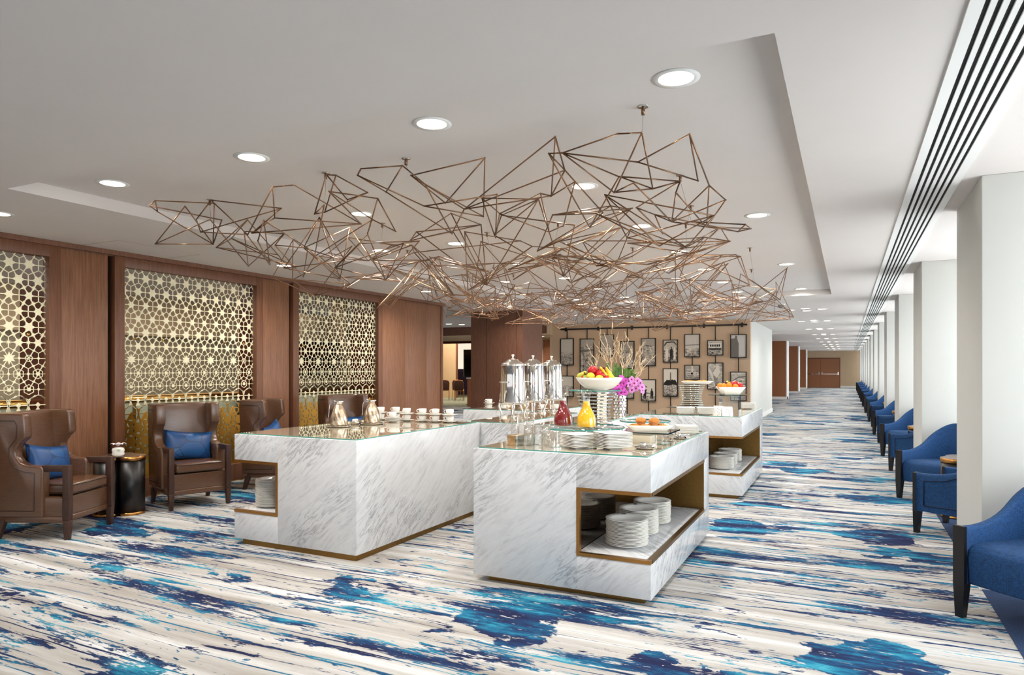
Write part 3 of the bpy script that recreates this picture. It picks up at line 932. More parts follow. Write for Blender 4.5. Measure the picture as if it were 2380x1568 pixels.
def banquet_chair():
    o = empty('banquet_chair')
    MB().prism([(-.03, .44), (.40, .44), (.40, .49), (-.03, .50)], 'y', -.21, .21).build('seat', 'seat_tan', o, .015)
    pts = [(-.20, .48), (-.215, .80), (-.17, .90), (0, .93), (.17, .90), (.215, .80), (.20, .48)]
    MB().prism(pts, 'x', -.06, -.02).build('backrest', 'chair_fabric_brown', o, .008)
    MB().tube([(-.04, y, z) for y, z in pts], .012, 6).build('back_frame', 'chair_gold', o)
    for s in (-1, 1):
        MB().tube([(-.04, s*.20, .50), (-.06, s*.2, .40), (-.13, s*.2, 0)], .012, 6).build('leg', 'chair_gold', o)
        MB().tube([(.36, s*.2, .46), (.38, s*.2, .40), (.40, s*.2, 0)], .012, 6).build('leg', 'chair_gold', o)
    return o
q0 = banquet_chair(); qt = tree(q0)
for i, (x, y, a, lab) in enumerate([(-15.6, 26.35, R(115), 'brown backed gilt banquet chair in the meeting room, the one in front'),
                                  (-16.5, 26.6, R(120), 'brown backed gilt banquet chair in the meeting room, second from the left'),
                                  (-17.35, 26.5, R(60), 'brown backed gilt banquet chair in the meeting room, leftmost'),
                                  (-16.2, 27.2, R(100), 'brown backed gilt banquet chair in the meeting room, middle of the back row'),
                                  (-15.3, 27.6, R(110), 'brown backed gilt banquet chair in the meeting room, rightmost')]):
    if i == 0: o = q0; o.location = (x, y, 0); o.rotation_euler = (0, 0, a)
    else: o = copy_tree(qt, (x, y, 0), a)
    tag(o, lab, 'chair', 'meeting room chairs')

# ------------------------------------------------------------------ framed photographs hung from a rail
RAILX = [-7.46, -6.461, -5.466, -4.468, -3.472, -2.491]
rail = empty('picture_rail', (-5.0, PW, 2.61), label='black picture rail fixed along the top of the tan wall', cat='picture rail')
MB().box(-2.63, 2.64, -.05, -.03, -.022, .022).build('bar', 'black_metal', rail)
for x in RAILX: MB().box(x+5-.022, x+5+.022, -.06, 0, -.06, .055).build('bracket', 'black_metal', rail)

def photo_mat(name, horizon, sky, ground, scale, seed, hills=.06, thr=.5):
    n = N(name)
    tc = n.add('ShaderNodeTexCoord').outputs['Generated']
    sp = n.add('ShaderNodeSeparateXYZ', ins={0: tc})
    v = n.add('ShaderNodeMapping', ins={0: tc, 1: (seed, seed*.3, seed*.7), 3: (1, 1, 1.6)}).outputs[0]
    hz = n.math('MULTIPLY_ADD', n.noise(v, 5, 5), hills*2, horizon - hills)
    g = n.math('LESS_THAN', sp.outputs[2], hz)
    vo = n.add('ShaderNodeTexVoronoi', ins={'Vector': n.add('ShaderNodeMapping', ins={0: v, 3: (1, 1, 1.5)}).outputs[0], 'Scale': scale*.9})
    cellv = n.add('ShaderNodeSeparateColor', ins={0: vo.outputs['Color']}).outputs[0]
    tex = n.math('MULTIPLY_ADD', n.noise(v, 3.5, 5, .65), .75, n.math('MULTIPLY', cellv, .32))
    tex = n.math('ADD', tex, n.math('MULTIPLY', n.math('DIVIDE', sp.outputs[2], hz), .10))
    lo, hi = lin(ground), lin('#d8d0c4')
    gc = n.ramp(tex, [(.36, lo), (.56, tuple((a*.55+b*.45) for a, b in zip(lo, hi))), (.78, hi)])
    n.P(Base_Color=n.mix(g, lin(sky), gc), Roughness=.3)
    return name
def print_shapes(fr, shapes, w, h):
    for pts, colr in shapes:
        MB().prism([((a-.5)*w, (b-.5)*h) for a, b in pts], 'y', -.0135, -.0125).build('print_shape', colr, fr)
simple('print_dark', '#1d1a18', .3); simple('print_mid', '#6f6a64', .3); simple('print_light', '#d9d3c9', .3)
FR = [(-7.624, -7.208, 1.55, 2.34, 'hazy city skyline', .5, '#c9c2b6', '#4a443e', 22, .05, []),
      (-7.624, -7.208, .625, 1.247, 'straight road between dark trees', .52, '#d9d1c4', '#3a352f', 16, .10, [([(.36,0),(.64,0),(.54,.5),(.46,.5)], 'print_light'), ([(.47,.2),(.6,.2),(.6,.27),(.47,.27)], 'print_dark')]),
      (-7.012, -6.578, 1.285, 2.323, 'hillside houses and street', .80, '#a9a299', '#2c2826', 12, .06, [([(.0,.62),(1,.66),(1,.72),(.0,.70)], 'print_mid')]),
      (-6.997, -6.578, .43, 1.0, 'dark foreground street', .55, '#9f978c', '#2c2826', 10, .05, []),
      (-6.393, -5.984, 1.806, 2.433, 'suspension bridge tower in fog', .36, '#a8a097', '#4b453f', 8, .10, [([(.53,.25),(.56,.25),(.56,.62),(.53,.62)], 'print_mid'), ([(.66,.25),(.69,.25),(.69,.62),(.66,.62)], 'print_mid'), ([(.53,.56),(.69,.56),(.69,.6),(.53,.6)], 'print_mid'), ([(.53,.44),(.69,.44),(.69,.47),(.53,.47)], 'print_mid')]),
      (-5.798, -5.385, 1.449, 2.233, 'rooftops and a curving street', .78, '#9c958b', '#2a2624', 20, .04, [([(.35,.08),(.7,.14),(.9,.3),(.85,.3),(.66,.18),(.3,.12)], 'print_light')]),
      (-5.798, -5.393, .609, 1.235, 'grey shoreline', .5, '#b8b0a6', '#47413c', 10, .05, []),
      (-5.196, -4.777, 1.525, 2.304, 'dense rooftops under cable lines', .72, '#a29b92', '#322d2a', 30, .03, [([(.3,.74),(.75,.70),(.75,.735),(.3,.765)], 'print_dark'), ([(.55,.72),(.60,.72),(.78,.50),(.74,.50)], 'print_light')]),
      (-5.19, -4.772, .545, 1.159, 'two silhouetted people at a sea wall', .22, '#ddd5c8', '#1d1a18', 9, .03, [([(.12,.1),(.19,.1),(.21,.24),(.24,.1),(.31,.1),(.33,.30),(.32,.42),(.36,.47),(.36,.53),(.31,.56),(.27,.52),(.20,.48),(.13,.38)], 'print_dark'), ([(.30,.34),(.6,.33),(.6,.36),(.3,.40)], 'print_dark'), ([(.66,.1),(.72,.1),(.745,.24),(.78,.1),(.85,.1),(.86,.36),(.84,.46),(.78,.50),(.785,.58),(.74,.60),(.70,.57),(.705,.50),(.66,.46),(.64,.34)], 'print_dark'), ([(0,.62),(.3,.62),(.42,.67),(.2,.74),(0,.72)], 'print_mid')]),
      (-4.578, -4.169, 1.625, 2.251, 'uniformed men beside a streetcar', .62, '#b9b1a6', '#1f1b19', 7, .05, [([(.05,.72),(.25,.88),(.75,.9),(.95,.76),(.95,.82),(.78,.95),(.22,.94),(.05,.8)], 'print_dark'), ([(.17,.08),(.23,.08),(.245,.3),(.26,.08),(.32,.08),(.35,.52),(.30,.60),(.28,.61),(.285,.70),(.24,.72),(.21,.70),(.215,.61),(.17,.58),(.14,.40)], 'print_light'), ([(.48,.08),(.56,.08),(.58,.28),(.60,.08),(.68,.08),(.70,.52),(.66,.58),(.61,.60),(.615,.69),(.575,.71),(.54,.69),(.545,.60),(.49,.57),(.46,.4)], 'print_dark'), ([(.76,.1),(.9,.1),(.9,.6),(.84,.7),(.76,.6)], 'print_light')]),
      (-4.578, -4.163, .687, 1.462, 'white tower on a wooded hill', .50, '#d9d2c6', '#1c1917', 18, .05, [([(.46,.55),(.57,.55),(.555,.84),(.54,.88),(.49,.88),(.475,.84)], 'print_mid'), ([(.02,.44),(.08,.52),(.17,.55),(.24,.61),(.33,.58),(.42,.60),(.52,.57),(.63,.62),(.75,.58),(.84,.61),(.93,.53),(.98,.46),(.98,.40),(.7,.43),(.4,.38),(.02,.41)], 'print_dark')]),
      (-3.987, -3.572, 1.767, 2.394, 'bay with a ship mast', .36, '#c2bdb6', '#3b3632', 14, .05, [([(.72,.38),(.745,.38),(.735,.78),(.725,.78)], 'print_light'), ([(0,.50),(1,.52),(1,.55),(0,.53)], 'print_mid')]),
      (-3.987, -3.572, 1.15, 1.557, 'waterfront clock tower building', .75, '#a79f94', '#33302c', 18, .03, [([(.44,.3),(.56,.3),(.55,.98),(.45,.98)], 'print_light'), ([(.05,.34),(.95,.34),(.95,.5),(.05,.5)], 'print_light')] + [([(.10+.1*i,.37),(.15+.1*i,.37),(.15+.1*i,.44),(.10+.1*i,.44)], 'print_dark') for i in range(8)]),
      (-3.381, -2.963, 1.808, 2.216, 'old tramcar front', .93, '#c4bdb3', '#2a2725', 9, .02, [([(.06,.5),(.94,.5),(.94,.85),(.06,.85)], 'print_light'), ([(.1,.35),(.9,.35),(.9,.46),(.1,.46)], 'print_dark')] + [([(.14+.12*i,.58),(.22+.12*i,.58),(.22+.12*i,.74),(.14+.12*i,.74)], 'print_mid') for i in range(6)]),
      (-3.378, -2.963, .899, 1.617, 'angular white facade between towers', .99, '#6b6660', '#6b6660', 3, .0, [([(.6,.42),(.86,.66),(.66,.9),(.32,.62)], 'print_light'), ([(0,0),(.5,.1),(.3,.6),(0,.95)], 'print_light')] + [([(.0,.06+.07*i),(.42-.025*i,.12+.05*i),(.42-.025*i,.135+.05*i),(.0,.085+.07*i)], 'print_dark') for i in range(9)]),
      (-2.784, -2.373, 1.734, 2.36, 'dark old tower against pale sky', .03, '#c9c7c4', '#2a2725', 9, .0, [([(0,0),(.52,0),(.52,.62),(.44,.78),(.40,.96),(.3,.98),(.26,.86),(.0,.84)], 'print_mid')]),
      (-2.784, -2.373, .607, 1.375, 'ornate pale building cornices', .96, '#dcd6cc', '#8f8880', 5, .02, [([(0,.62),(.5,.8),(1,.84),(1,.87),(.5,.85),(0,.68)], 'print_mid'), ([(0,.45),(.5,.55),(1,.56),(1,.60),(.5,.6),(0,.5)], 'print_mid'), ([(.2,0),(.26,0),(.26,.5),(.2,.5)], 'print_mid'), ([(.6,0),(.66,0),(.66,.54),(.6,.54)], 'print_mid')])]
rods = {}
for i, (x0, x1, z0, z1, what, hor, sky, ground, sc, hl, shapes) in enumerate(FR):
    cx, cz, w, h = (x0+x1)/2, (z0+z1)/2, x1-x0, z1-z0
    f = empty('framed_photo', (cx, PW-.04, cz), label=f'black framed black and white photograph of {what}', cat='picture', group='photographs on the tan wall')
    t = .020
    for a, b, c_, d_ in ((-w/2, w/2, h/2-t, h/2), (-w/2, w/2, -h/2, -h/2+t), (-w/2, -w/2+t, -h/2+t, h/2-t), (w/2-t, w/2, -h/2+t, h/2-t)):
        MB().box(a, b, -.03, .015, c_, d_).build('frame_bar', 'black_metal', f)
    pr = MB().box(-w/2+t, w/2-t, -.012, .012, -h/2+t, h/2-t).build('print', photo_mat(f'photo_{i}', hor, sky, ground, sc, i*3.7, hl), f)
    print_shapes(pr, shapes, w-2*t, h-2*t)
    rods.setdefault(round(cx/.6), []).append((cx, z0, z1))
    # hanging rod above, to the rail or to the next frame
    top = 2.59
    for (xx0, xx1, zz0, zz1, *_r) in FR:
        if abs((xx0+xx1)/2 - cx) < .15 and zz0 > z1: top = min(top, zz0)
    MB().box(-.011, .011, -.012, .006, h/2, top - cz).build('hanging_rod', 'black_metal', f)
    if not any(abs((q[0]+q[1])/2 - cx) < .15 and q[3] < z0 for q in FR): MB().box(-.011, .011, -.012, .006, .12 - cz, -h/2).build('lower_rod', 'black_metal', f)

# ------------------------------------------------------------------ marble buffet counters
HT = .915; GT = .923      # marble top, glass top
Z0 = .042                 # underside of the marble
NZ0, NZ1 = .262, .70      # niche
def counter(name, x0, x1, y0, y1, label, niche=None, mat='marble', ny=(0.0, 1.733), nw=.487):
    """niche: 'right' or 'left' = open corner niche on the front and on that side"""
    o = empty(name, ((x0+x1)/2, (y0+y1)/2, 0), label=label, cat='buffet counter', group='marble buffet counters')
    ox, oy = (x0+x1)/2, (y0+y1)/2
    def blk(a, b, c_, d_, e_, f_, nm='marble_slab', m=mat, bev=.0025):
        return MB().box(a-ox, b-ox, c_-oy, d_-oy, e_, f_).build(nm, m, o, bev)
    if niche is None:
        blk(x0, x1, y0, y1, Z0, HT)
    else:
        yb = y0 + 1.733
        if niche == 'right': xa, xb, xs0, xs1 = x0, x1 - nw, x1 - nw, x1
        else: xa, xb, xs0, xs1 = x0 + nw, x1, x0, x0 + nw
        blk(xa, xb, y0, y1, Z0, HT)                       # solid side
        blk(xs0, xs1, y0, y1, NZ1, HT)                    # band over the niche
        blk(xs0, xs1, y0, y1, Z0, NZ0)                    # plinth band under it
        blk(xs0, xs1, yb, y1, NZ0, NZ1)                   # end block behind it
        t = .022
        e = .003
        inner = xb if niche == 'right' else xa
        s = 1 if niche == 'right' else -1
        outer = x1 if niche == 'right' else x0
        lo, hi = min(inner, outer), max(inner, outer)
        # brushed brass trims: front lower, front upper, upright, side lower, side upper, end upright
        fr = []
        fr.append(blk(lo, hi, y0-e, y0+.03, NZ0, NZ0+t, 'brass_trim', 'brass', 0))
        fr.append(blk(lo, hi, y0-e, y0+.03, NZ1-t, NZ1, 'brass_trim', 'brass', 0))
        blk(*( (inner, inner+s*t) if s > 0 else (inner+s*t, inner) ), y0-e, y0+.03, NZ0+t, NZ1-t, 'brass_trim', 'brass', 0)
        so = (outer-.03, outer+e) if s > 0 else (outer-e, outer+.03)
        blk(*so, y0+.03, yb, NZ0, NZ0+t, 'brass_trim', 'brass_dark', 0)
        blk(*so, y0+.03, yb, NZ1-t, NZ1, 'brass_trim', 'brass_dark', 0)
        # lining: dark bronze mirror on the inner wall, brass at the end, stone shelf
        li = (inner, inner+.006) if s > 0 else (inner-.006, inner)
        blk(*li, y0+.03, yb, NZ0, NZ1, 'niche_mirror', 'mirror_bronze', 0)
        blk(lo+.006, hi-.002, yb-.010, yb, NZ0+t, NZ1, 'niche_end_panel', 'brass_dark', 0)
        blk(lo+.01, hi-.035, y0+.035, yb-.06, NZ0, NZ0+t+.002, 'niche_shelf', 'marble', .001)
    # recessed brass plinth
    i = .055
    blk(x0+i+.04, x1-(.005 if niche == 'left' else i), y0+(.005 if niche == 'left' else i), y1-i, 0, Z0, 'brass_plinth', 'brass_dark', 0)
    # polished glass sheet on the top
    g = .028
    blk(x0+g, x1-g, y0+g, y1-g, HT, GT-.001, 'glass_rim', 'glass_green_rim', 0)
    blk(x0+g+.003, x1-g-.003, y0+g+.003, y1-g-.003, GT-.001, GT, 'glass_top', 'counter_glass', 0)
    return o
counter('buffet_counter', -4.64, -3.35, 4.135, 6.08, 'white marble buffet counter at left carrying coffee jugs and white cups', 'left')
counter('buffet_counter', -2.33, -1.082, 4.135, 6.08, 'nearest white marble buffet counter with plates in its corner niche and juice on top', 'right')
counter('buffet_counter', -4.62, -3.38, 7.92, 10.0, 'rear left marble buffet counter behind the coffee urns', None)
counter('buffet_counter', -2.30, -1.055, 7.97, 10.0, 'rear right marble buffet counter with plate niche and a bowl of fruit', 'right', 'marble_cross')
counter('buffet_counter', -3.56, -2.95, 6.085, 7.915, 'narrow marble counter bridging the left counters, carrying three coffee urns', None)
counter('buffet_counter', -2.78, -2.19, 6.085, 7.965, 'narrow marble counter bridging the right counters, carrying the orchid vase', None)

# ------------------------------------------------------------------ plates
plate_me = MB().lathe([(0, .0), (.08, 0), (.084, .004), (.10, .010), (.139, .019), (.141, .021), (.139, .023), (.10, .016), (.088, .0095), (0, .008)], 32).mesh('dinner_plate', 'porcelain')
mark_me = MB()
for i in range(3): mark_me.box(.112, .134, -.012+.009*i, -.007+.009*i, .0195, .0225)
mark_me = mark_me.mesh('rim_mark', 'ink')
random.seed(4)
def plate_stack(x, y, z, n, where, mark=True, scale=1.0):
    for i in range(n):
        top = i == n-1
        o = put('dinner_plate', plate_me, None, (x+random.uniform(-.003, .003), y+random.uniform(-.003, .003), z + i*.0085*scale), rz=R(118) + random.uniform(-.1, .1), scale=(scale,)*3)
        tag(o, f'white dinner plate on top of the {where}' if top else f'white plate below the top of the {where}', 'plate', where)
        if top and mark: put('rim_mark', mark_me, o)
SH = NZ0 + .0245
plate_stack(-1.325, 4.44, SH, 20, 'front plate stack in the nearest counter niche')
plate_stack(-1.345, 4.80, SH, 20, 'middle plate stack in the nearest counter niche')
plate_stack(-1.345, 5.17, SH, 19, 'rear plate stack in the nearest counter niche')
plate_stack(-1.33, 8.30, SH, 16, 'front plate stack in the rear right counter niche')
plate_stack(-1.34, 8.65, SH, 16, 'middle plate stack in the rear right counter niche')
plate_stack(-1.34, 9.02, SH, 17, 'rear plate stack in the rear right counter niche')
plate_stack(-4.435, 4.36, SH, 26, 'plate stack in the left counter niche', False)

# square dishes
def sq_dish(hs, ht, foot):
    m = MB(); prof = [(foot, 0), (foot, .006), (hs*.72, ht*.5), (hs, ht), (hs-.001, ht+.0025), (hs*.70, ht*.5+.003), (foot*.9, .008)]
    rows = [[(x*1.0, y*1.0, z) for x, y in rrect(r, r, r*.18, 4)] for r, z in prof]
    m.grid(rows, True, True)
    n_ = len(rows[0]); m.f.append(tuple(range(n_-1, -1, -1))); m.sm.append(False)
    o = (len(rows)-1)*n_; m.f.append(tuple(o+i for i in range(n_))); m.sm.append(False)
    return m
sq_me = sq_dish(.094, .019, .045).mesh('square_plate', 'porcelain')
def sq_stack(x, y, n, where, pitch=.0092, rot=0, sc=1.0, me=sq_me, nm='square_plate'):
    for i in range(n):
        top = i == n-1
        o = put(nm, me, None, (x, y, GT + i*pitch*sc), rz=R(rot) + random.uniform(-.03, .03), scale=(sc, sc, sc))
        tag(o, f'white plate on top of the {where}' if top else f'white plate below the top of the {where}', 'plate', where)
sq_stack(-1.66, 4.40, 9, 'left square plate stack on the nearest counter', .0098, rot=52)
sq_stack(-1.43, 4.46, 10, 'right square plate stack on the nearest counter', .0092, rot=46, sc=1.1)
sq_stack(-1.72, 8.16, 7, 'left square plate stack on the rear right counter', rot=12, sc=1.12)
sq_stack(-1.49, 8.19, 7, 'right square plate stack on the rear right counter', rot=12, sc=1.14)
sq_stack(-1.20, 5.72, 7, 'square plate stack at the nearest counter far corner', rot=20, sc=.95)
sq_stack(-1.20, 9.62, 7, 'square plate stack at the rear counter far end', rot=10, sc=1.05)

# ------------------------------------------------------------------ cups and saucers
cup_me = MB().lathe([(0, .002), (.024, .0), (.026, .004), (.034, .012), (.040, .030), (.041, .056), (.039, .058), (.037, .054), (.035, .03), (.028, .014), (0, .010)], 24).mesh('cup', 'porcelain')
han_me = MB().tube([(.036, 0, .05), (.052, 0, .05), (.060, 0, .04), (.055, 0, .026), (.040, 0, .017)], .0042, 7).mesh('handle', 'porcelain')
sau_me = MB().lathe([(0, .0), (.030, 0), (.033, .004), (.058, .009), (.077, .015), (.078, .017), (.055, .0125), (.03, .008), (0, .007)], 28).mesh('saucer', 'porcelain')
def cup(x, y, z, rz, label, group):
    o = put('coffee_cup', cup_me, None, (x, y, z), rz=rz); tag(o, label, 'cup', group); put('handle', han_me, o)
def saucer(x, y, z, label, group):
    tag(put('saucer', sau_me, None, (x, y, z)), label, 'saucer', group)
cups = [(-4.44, 5.88), (-4.30, 5.96), (-4.085, 5.85), (-3.895, 5.855), (-3.75, 5.87), (-3.585, 5.88)]
nth = ('leftmost', 'second from left', 'third from left', 'fourth from left', 'fifth from left', 'rightmost')
for i, (x, y) in enumerate(cups):
    z = GT; a = R((200, 195, 260, 205, 230, 205)[i])
    for lv, w in enumerate(('lower', 'upper')):
        saucer(x, y, z, f'white saucer under the {w} cup, {nth[i]} stack of the left counter cups', 'saucers on the left counter'); z += .0082
        cup(x, y, z, a, f'white coffee cup, {w} of two in the {nth[i]} stack on the left counter', 'cups on the left counter'); z += .0582
for i in range(5): saucer(-4.14, 5.68, GT + i*.0085, 'white saucer in the pile of saucers under the single cup', 'piled saucers on the left counter')
cup(-4.14, 5.68, GT + 5*.0085 + .001, R(200), 'white coffee cup alone on the pile of saucers', 'cups on the left counter')
for i, (x, y) in enumerate(((-4.30, 8.06), (-4.12, 8.13), (-3.62, 8.3), (-3.48, 8.4))):
    z = GT
    for lv, w in enumerate(('lower', 'upper')):
        if i > 1 and lv: continue
        saucer(x, y, z, f'white saucer under the {w} cup, {nth[i]} stack behind the urns', 'saucers on the rear left counter'); z += .0082
        cup(x, y, z, R(190), f'white coffee cup, {w} in the {nth[i]} stack behind the urns', 'cups on the rear left counter'); z += .0582

# ------------------------------------------------------------------ swirled steel jugs on trays
def jug():
    o = empty('coffee_jug')
    prof = [(.070, 0), (.0775, .012), (.0785, .05), (.074, .09), (.063, .13), (.048, .165), (.034, .19), (.027, .205)]
    fine = []
    for (a, b) in zip(prof[:-1], prof[1:]):
        for t in range(4): fine.append((a[0]+(b[0]-a[0])*t/4, a[1]+(b[1]-a[1])*t/4))
    fine.append(prof[-1])
    MB().lathe(fine, 72, mod=lambda t, h: 1 + .035*math.cos(9*(t + 4.2*h)) * min(1, h/.03)).build('body', 'brushed_steel', o)
    MB().lathe([(.027, .205), (.031, .212), (.030, .222), (.034, .230), (.031, .234), (.02, .232), (0, .236)], 28, mod=lambda t, h: 1 + (.35*max(0, math.cos(t))**8 if h > .224 else 0)).build('lid', 'chrome', o)
    MB().tube([(-.028, 0, .226), (-.050, 0, .240)], .006, 7).build('thumb_lever', 'chrome', o)
    rows = []
    for x, z in ((-.026, .212), (-.05, .220), (-.072, .216), (-.082, .20), (-.086, .16), (-.088, .12), (-.092, .085)):
        rows.append([(x, -.010, z), (x, .010, z), (x-.005, .010, z), (x-.005, -.010, z)])
    MB().grid(rows, True, True).build('handle', 'chrome', o)
    return o
j0 = jug(); jt = tree(j0)
tray_me = MB().lathe([(0, .003), (.10, .003), (.112, .008), (.122, .013), (.124, .011), (.112, .004), (.10, 0), (0, 0)], 40).mesh('round_tray', 'silver')
JUGS = [(-4.255, 5.0, 'left'), (-4.16, 5.37, 'right')]
for i, (x, y, w) in enumerate(JUGS):
    tag(put('round_tray', tray_me, None, (x, y, GT)), f'round silver tray under the {w} steel coffee jug', 'tray', 'jug trays')
    lab = f'swirled brushed steel coffee jug with chrome handle, {w} one of two'
    if i == 0: j0.location = (x, y, GT + .0035); j0.rotation_euler = (0, 0, R(-150+180)); tag(j0, lab, 'jug', 'steel coffee jugs')
    else: tag(copy_tree(jt, (x, y, GT + .0035), R(30)), lab, 'jug', 'steel coffee jugs')
for w, (x, y) in (('left', (-4.19, 8.35)), ('right', (-4.0, 8.5))):
    tag(copy_tree(jt, (x, y, GT), R(30)), f'swirled steel jug behind the coffee urns, {w} one', 'jug', 'steel jugs on the rear counter')
b = empty('sugar_bowl', (-4.27, 5.26, GT), label='small silver bowl of sugar packets between the two coffee jugs', cat='bowl')
MB().lathe([(.03, 0), (.05, .02), (.052, .035), (.049, .034), (.045, .02), (0, .01)], 20).build('bowl', 'silver', b)
for k in range(6): MB().box(-.018, .018, -.003+.008*(k-3), .001+.008*(k-3), .014, .055).build('sugar_packet', 'paper_white', b)
sg = empty('sign_holder', (-4.12, 5.62-.17, GT), R(20), label='small clear acrylic sign holder behind the right coffee jug', cat='sign holder')
MB().box(-.002, .002, -.045, .045, 0, .13).build('upright', 'acrylic', sg)
MB().box(-.03, .03, -.045, .045, 0, .004).build('foot', 'acrylic', sg)

# ------------------------------------------------------------------ chrome coffee urns
def urn():
    o = empty('coffee_urn')
    zb = .165
    MB().lathe([(0, zb), (.10, zb), (.136, zb+.012), (.138, zb+.03), (.134, zb+.04), (.122, .565), (.124, .572), (.124, .580), (.118, .583)], 48).build('body', 'chrome', o)
    MB().lathe([(.121, .583), (.121, .588), (.112, .597), (.10, .606), (.075, .618), (.070, .624), (.062, .63), (.045, .640), (.02, .646), (0, .647)], 40).build('lid', 'silver', o)
    MB().lathe([(.008, .644), (.007, .656), (.012, .672), (.017, .680), (.014, .688), (.0, .691)], 18).build('knob', 'porcelain', o)
    for k in range(4):
        a = R(45 + 90*k); d = Vector((math.cos(a), math.sin(a), 0))
        pts = [d*r + Vector((0, 0, z)) for r, z in ((.118, .19), (.140, .175), (.148, .15), (.135, .115), (.118, .07), (.122, .03), (.138, .006))]
        MB().tube(pts, [.010, .013, .013, .011, .009, .009, .010], 8).build('leg', 'chrome', o)
    for s in (-1, 1):
        MB().tube([(s*.126, -.045, .40), (s*.150, -.05, .402), (s*.165, -.03, .402), (s*.168, 0, .402), (s*.165, .03, .402), (s*.150, .05, .402), (s*.126, .045, .40)], .0065, 8).build('side_handle', 'chrome', o)
    sp = MB().tube([(0, -.132, .20), (0, -.185, .20), (0, -.20, .192), (0, -.203, .15)], .011, 10).build('spigot', 'chrome', o)
    MB().tube([(0, -.185, .205), (0, -.185, .235), (0, -.205, .25)], .006, 8).build('tap_lever', 'silver', sp)
    MB().lathe([(0, .02), (.05, .02), (.052, .055), (.048, .055), (.046, .024), (0, .024)], 20).build('burner', 'silver', o)
    return o
u0 = urn(); ut = tree(u0)
for i, (x, y) in enumerate(((-3.145, 6.42), (-3.145, 6.93), (-3.145, 7.46))):
    lab = f'tall polished chrome coffee urn with domed lid, {("nearest", "middle", "farthest")[i]} of three'
    if i == 0: u0.location = (x, y, GT); u0.rotation_euler = (0, 0, R(75)); tag(u0, lab, 'coffee urn', 'chrome coffee urns')
    else: tag(copy_tree(ut, (x, y, GT), R(75)), lab, 'coffee urn', 'chrome coffee urns')

# ------------------------------------------------------------------ glasses on and before the riser
RS = .998
rz_ = R(24)
r = empty('display_riser', (-2.17, 4.335, GT), R(-25), label='tan and mirrored display riser block under tall glasses', cat='riser')
MB().box(0, .09, 0, .22, 0, RS-GT).build('block', 'riser_tan', r, .003)
MB().box(.09, .093, .002, .218, .002, RS-GT-.002).build('mirror_face', 'mirror', r)
gl_me = MB().lathe([(0, 0), (.0255, 0), (.029, .006), (.031, .15), (.0295, .15), (.0275, .014), (0, .012)], 28).mesh('highball_glass', 'glass_tumbler')
gbase_me = MB().lathe([(0, .001), (.0245, .001), (.0265, .010), (0, .0115)], 24).mesh('glass_base', 'acrylic')
def hglass(x, y, z, label, group):
    o = put('highball_glass', gl_me, None, (x, y, z)); tag(o, label, 'glass', group); put('glass_base', gbase_me, o)
def onr(a, b):
    c_, s_ = math.cos(R(-25)), math.sin(R(-25)); return (-2.17 + a*c_ - b*s_, 4.335 + a*s_ + b*c_)
for i, a in enumerate((.035, .105, .175)):
    x, y = onr(.045, a); hglass(x, y, RS, f'clear tall glass standing on the riser block, {("left", "middle", "right")[i]} of three', 'glasses on the riser')
for i, (x, y) in enumerate(((-2.012, 4.355), (-1.975, 4.44), (-1.918, 4.455))):
    hglass(x, y, GT, f'clear tall glass on the counter before the riser, {("left", "middle", "right")[i]} of three', 'glasses before the riser')

# ------------------------------------------------------------------ juice carafes on a round glass shelf
SHZ = 1.02
sx_, sy_ = -1.83, 4.965
s = empty('glass_shelf', (sx_, sy_, GT), label='round glass shelf on acrylic supports carrying two juice carafes', cat='shelf')
MB().lathe([(0, SHZ-GT-.010), (.317, SHZ-GT-.010), (.317, SHZ-GT), (0, SHZ-GT)], 64).build('sheet', 'glass_clear', s)
MB().lathe([(.317, SHZ-GT-.010), (.320, SHZ-GT-.008), (.320, SHZ-GT-.002), (.317, SHZ-GT)], 64, closed=False).build('rim', 'glass_green_rim', s)
for k, (a, b) in enumerate(((.08, -.20), (-.18, .12), (.16, .12))):
    bx = MB()
    for q in (-.055, .055): bx.box(a+q-.003, a+q+.003, b-.05, b+.05, 0, SHZ-GT-.010)
    bx.box(a-.055, a+.055, b-.05, b-.044, 0, SHZ-GT-.010); bx.box(a-.055, a+.055, b+.044, b+.05, 0, SHZ-GT-.010)
    bx.build('acrylic_support', 'acrylic', s)
def carafe(x, y, juice, label):
    o = empty('juice_carafe', (x, y, SHZ), label=label, cat='carafe', group='juice carafes')
    out = [(.0, .0), (.070, 0), (.074, .008), (.0745, .045), (.068, .085), (.050, .125), (.033, .155), (.0265, .185), (.026, .222), (.030, .250), (.040, .278)]
    ins = [(.0385, .278), (.0285, .25), (.0245, .222), (.025, .185), (.031, .155), (.048, .125), (.066, .085), (.072, .045), (.070, .014), (0, .012)]
    MB().lathe(out + ins, 36).build('glass_body', 'glass_clear', o)
    MB().lathe([(0, .013), (.069, .013), (.0712, .045), (.0655, .085), (.0475, .125), (.0305, .155), (.0245, .185), (.024, .200), (0, .200)], 36).build('juice', juice, o)
carafe(-1.955, 4.87, 'juice_red', 'glass carafe of dark red juice on the round glass shelf')
carafe(-1.758, 4.845, 'juice_yellow', 'glass carafe of yellow orange juice on the round glass shelf')

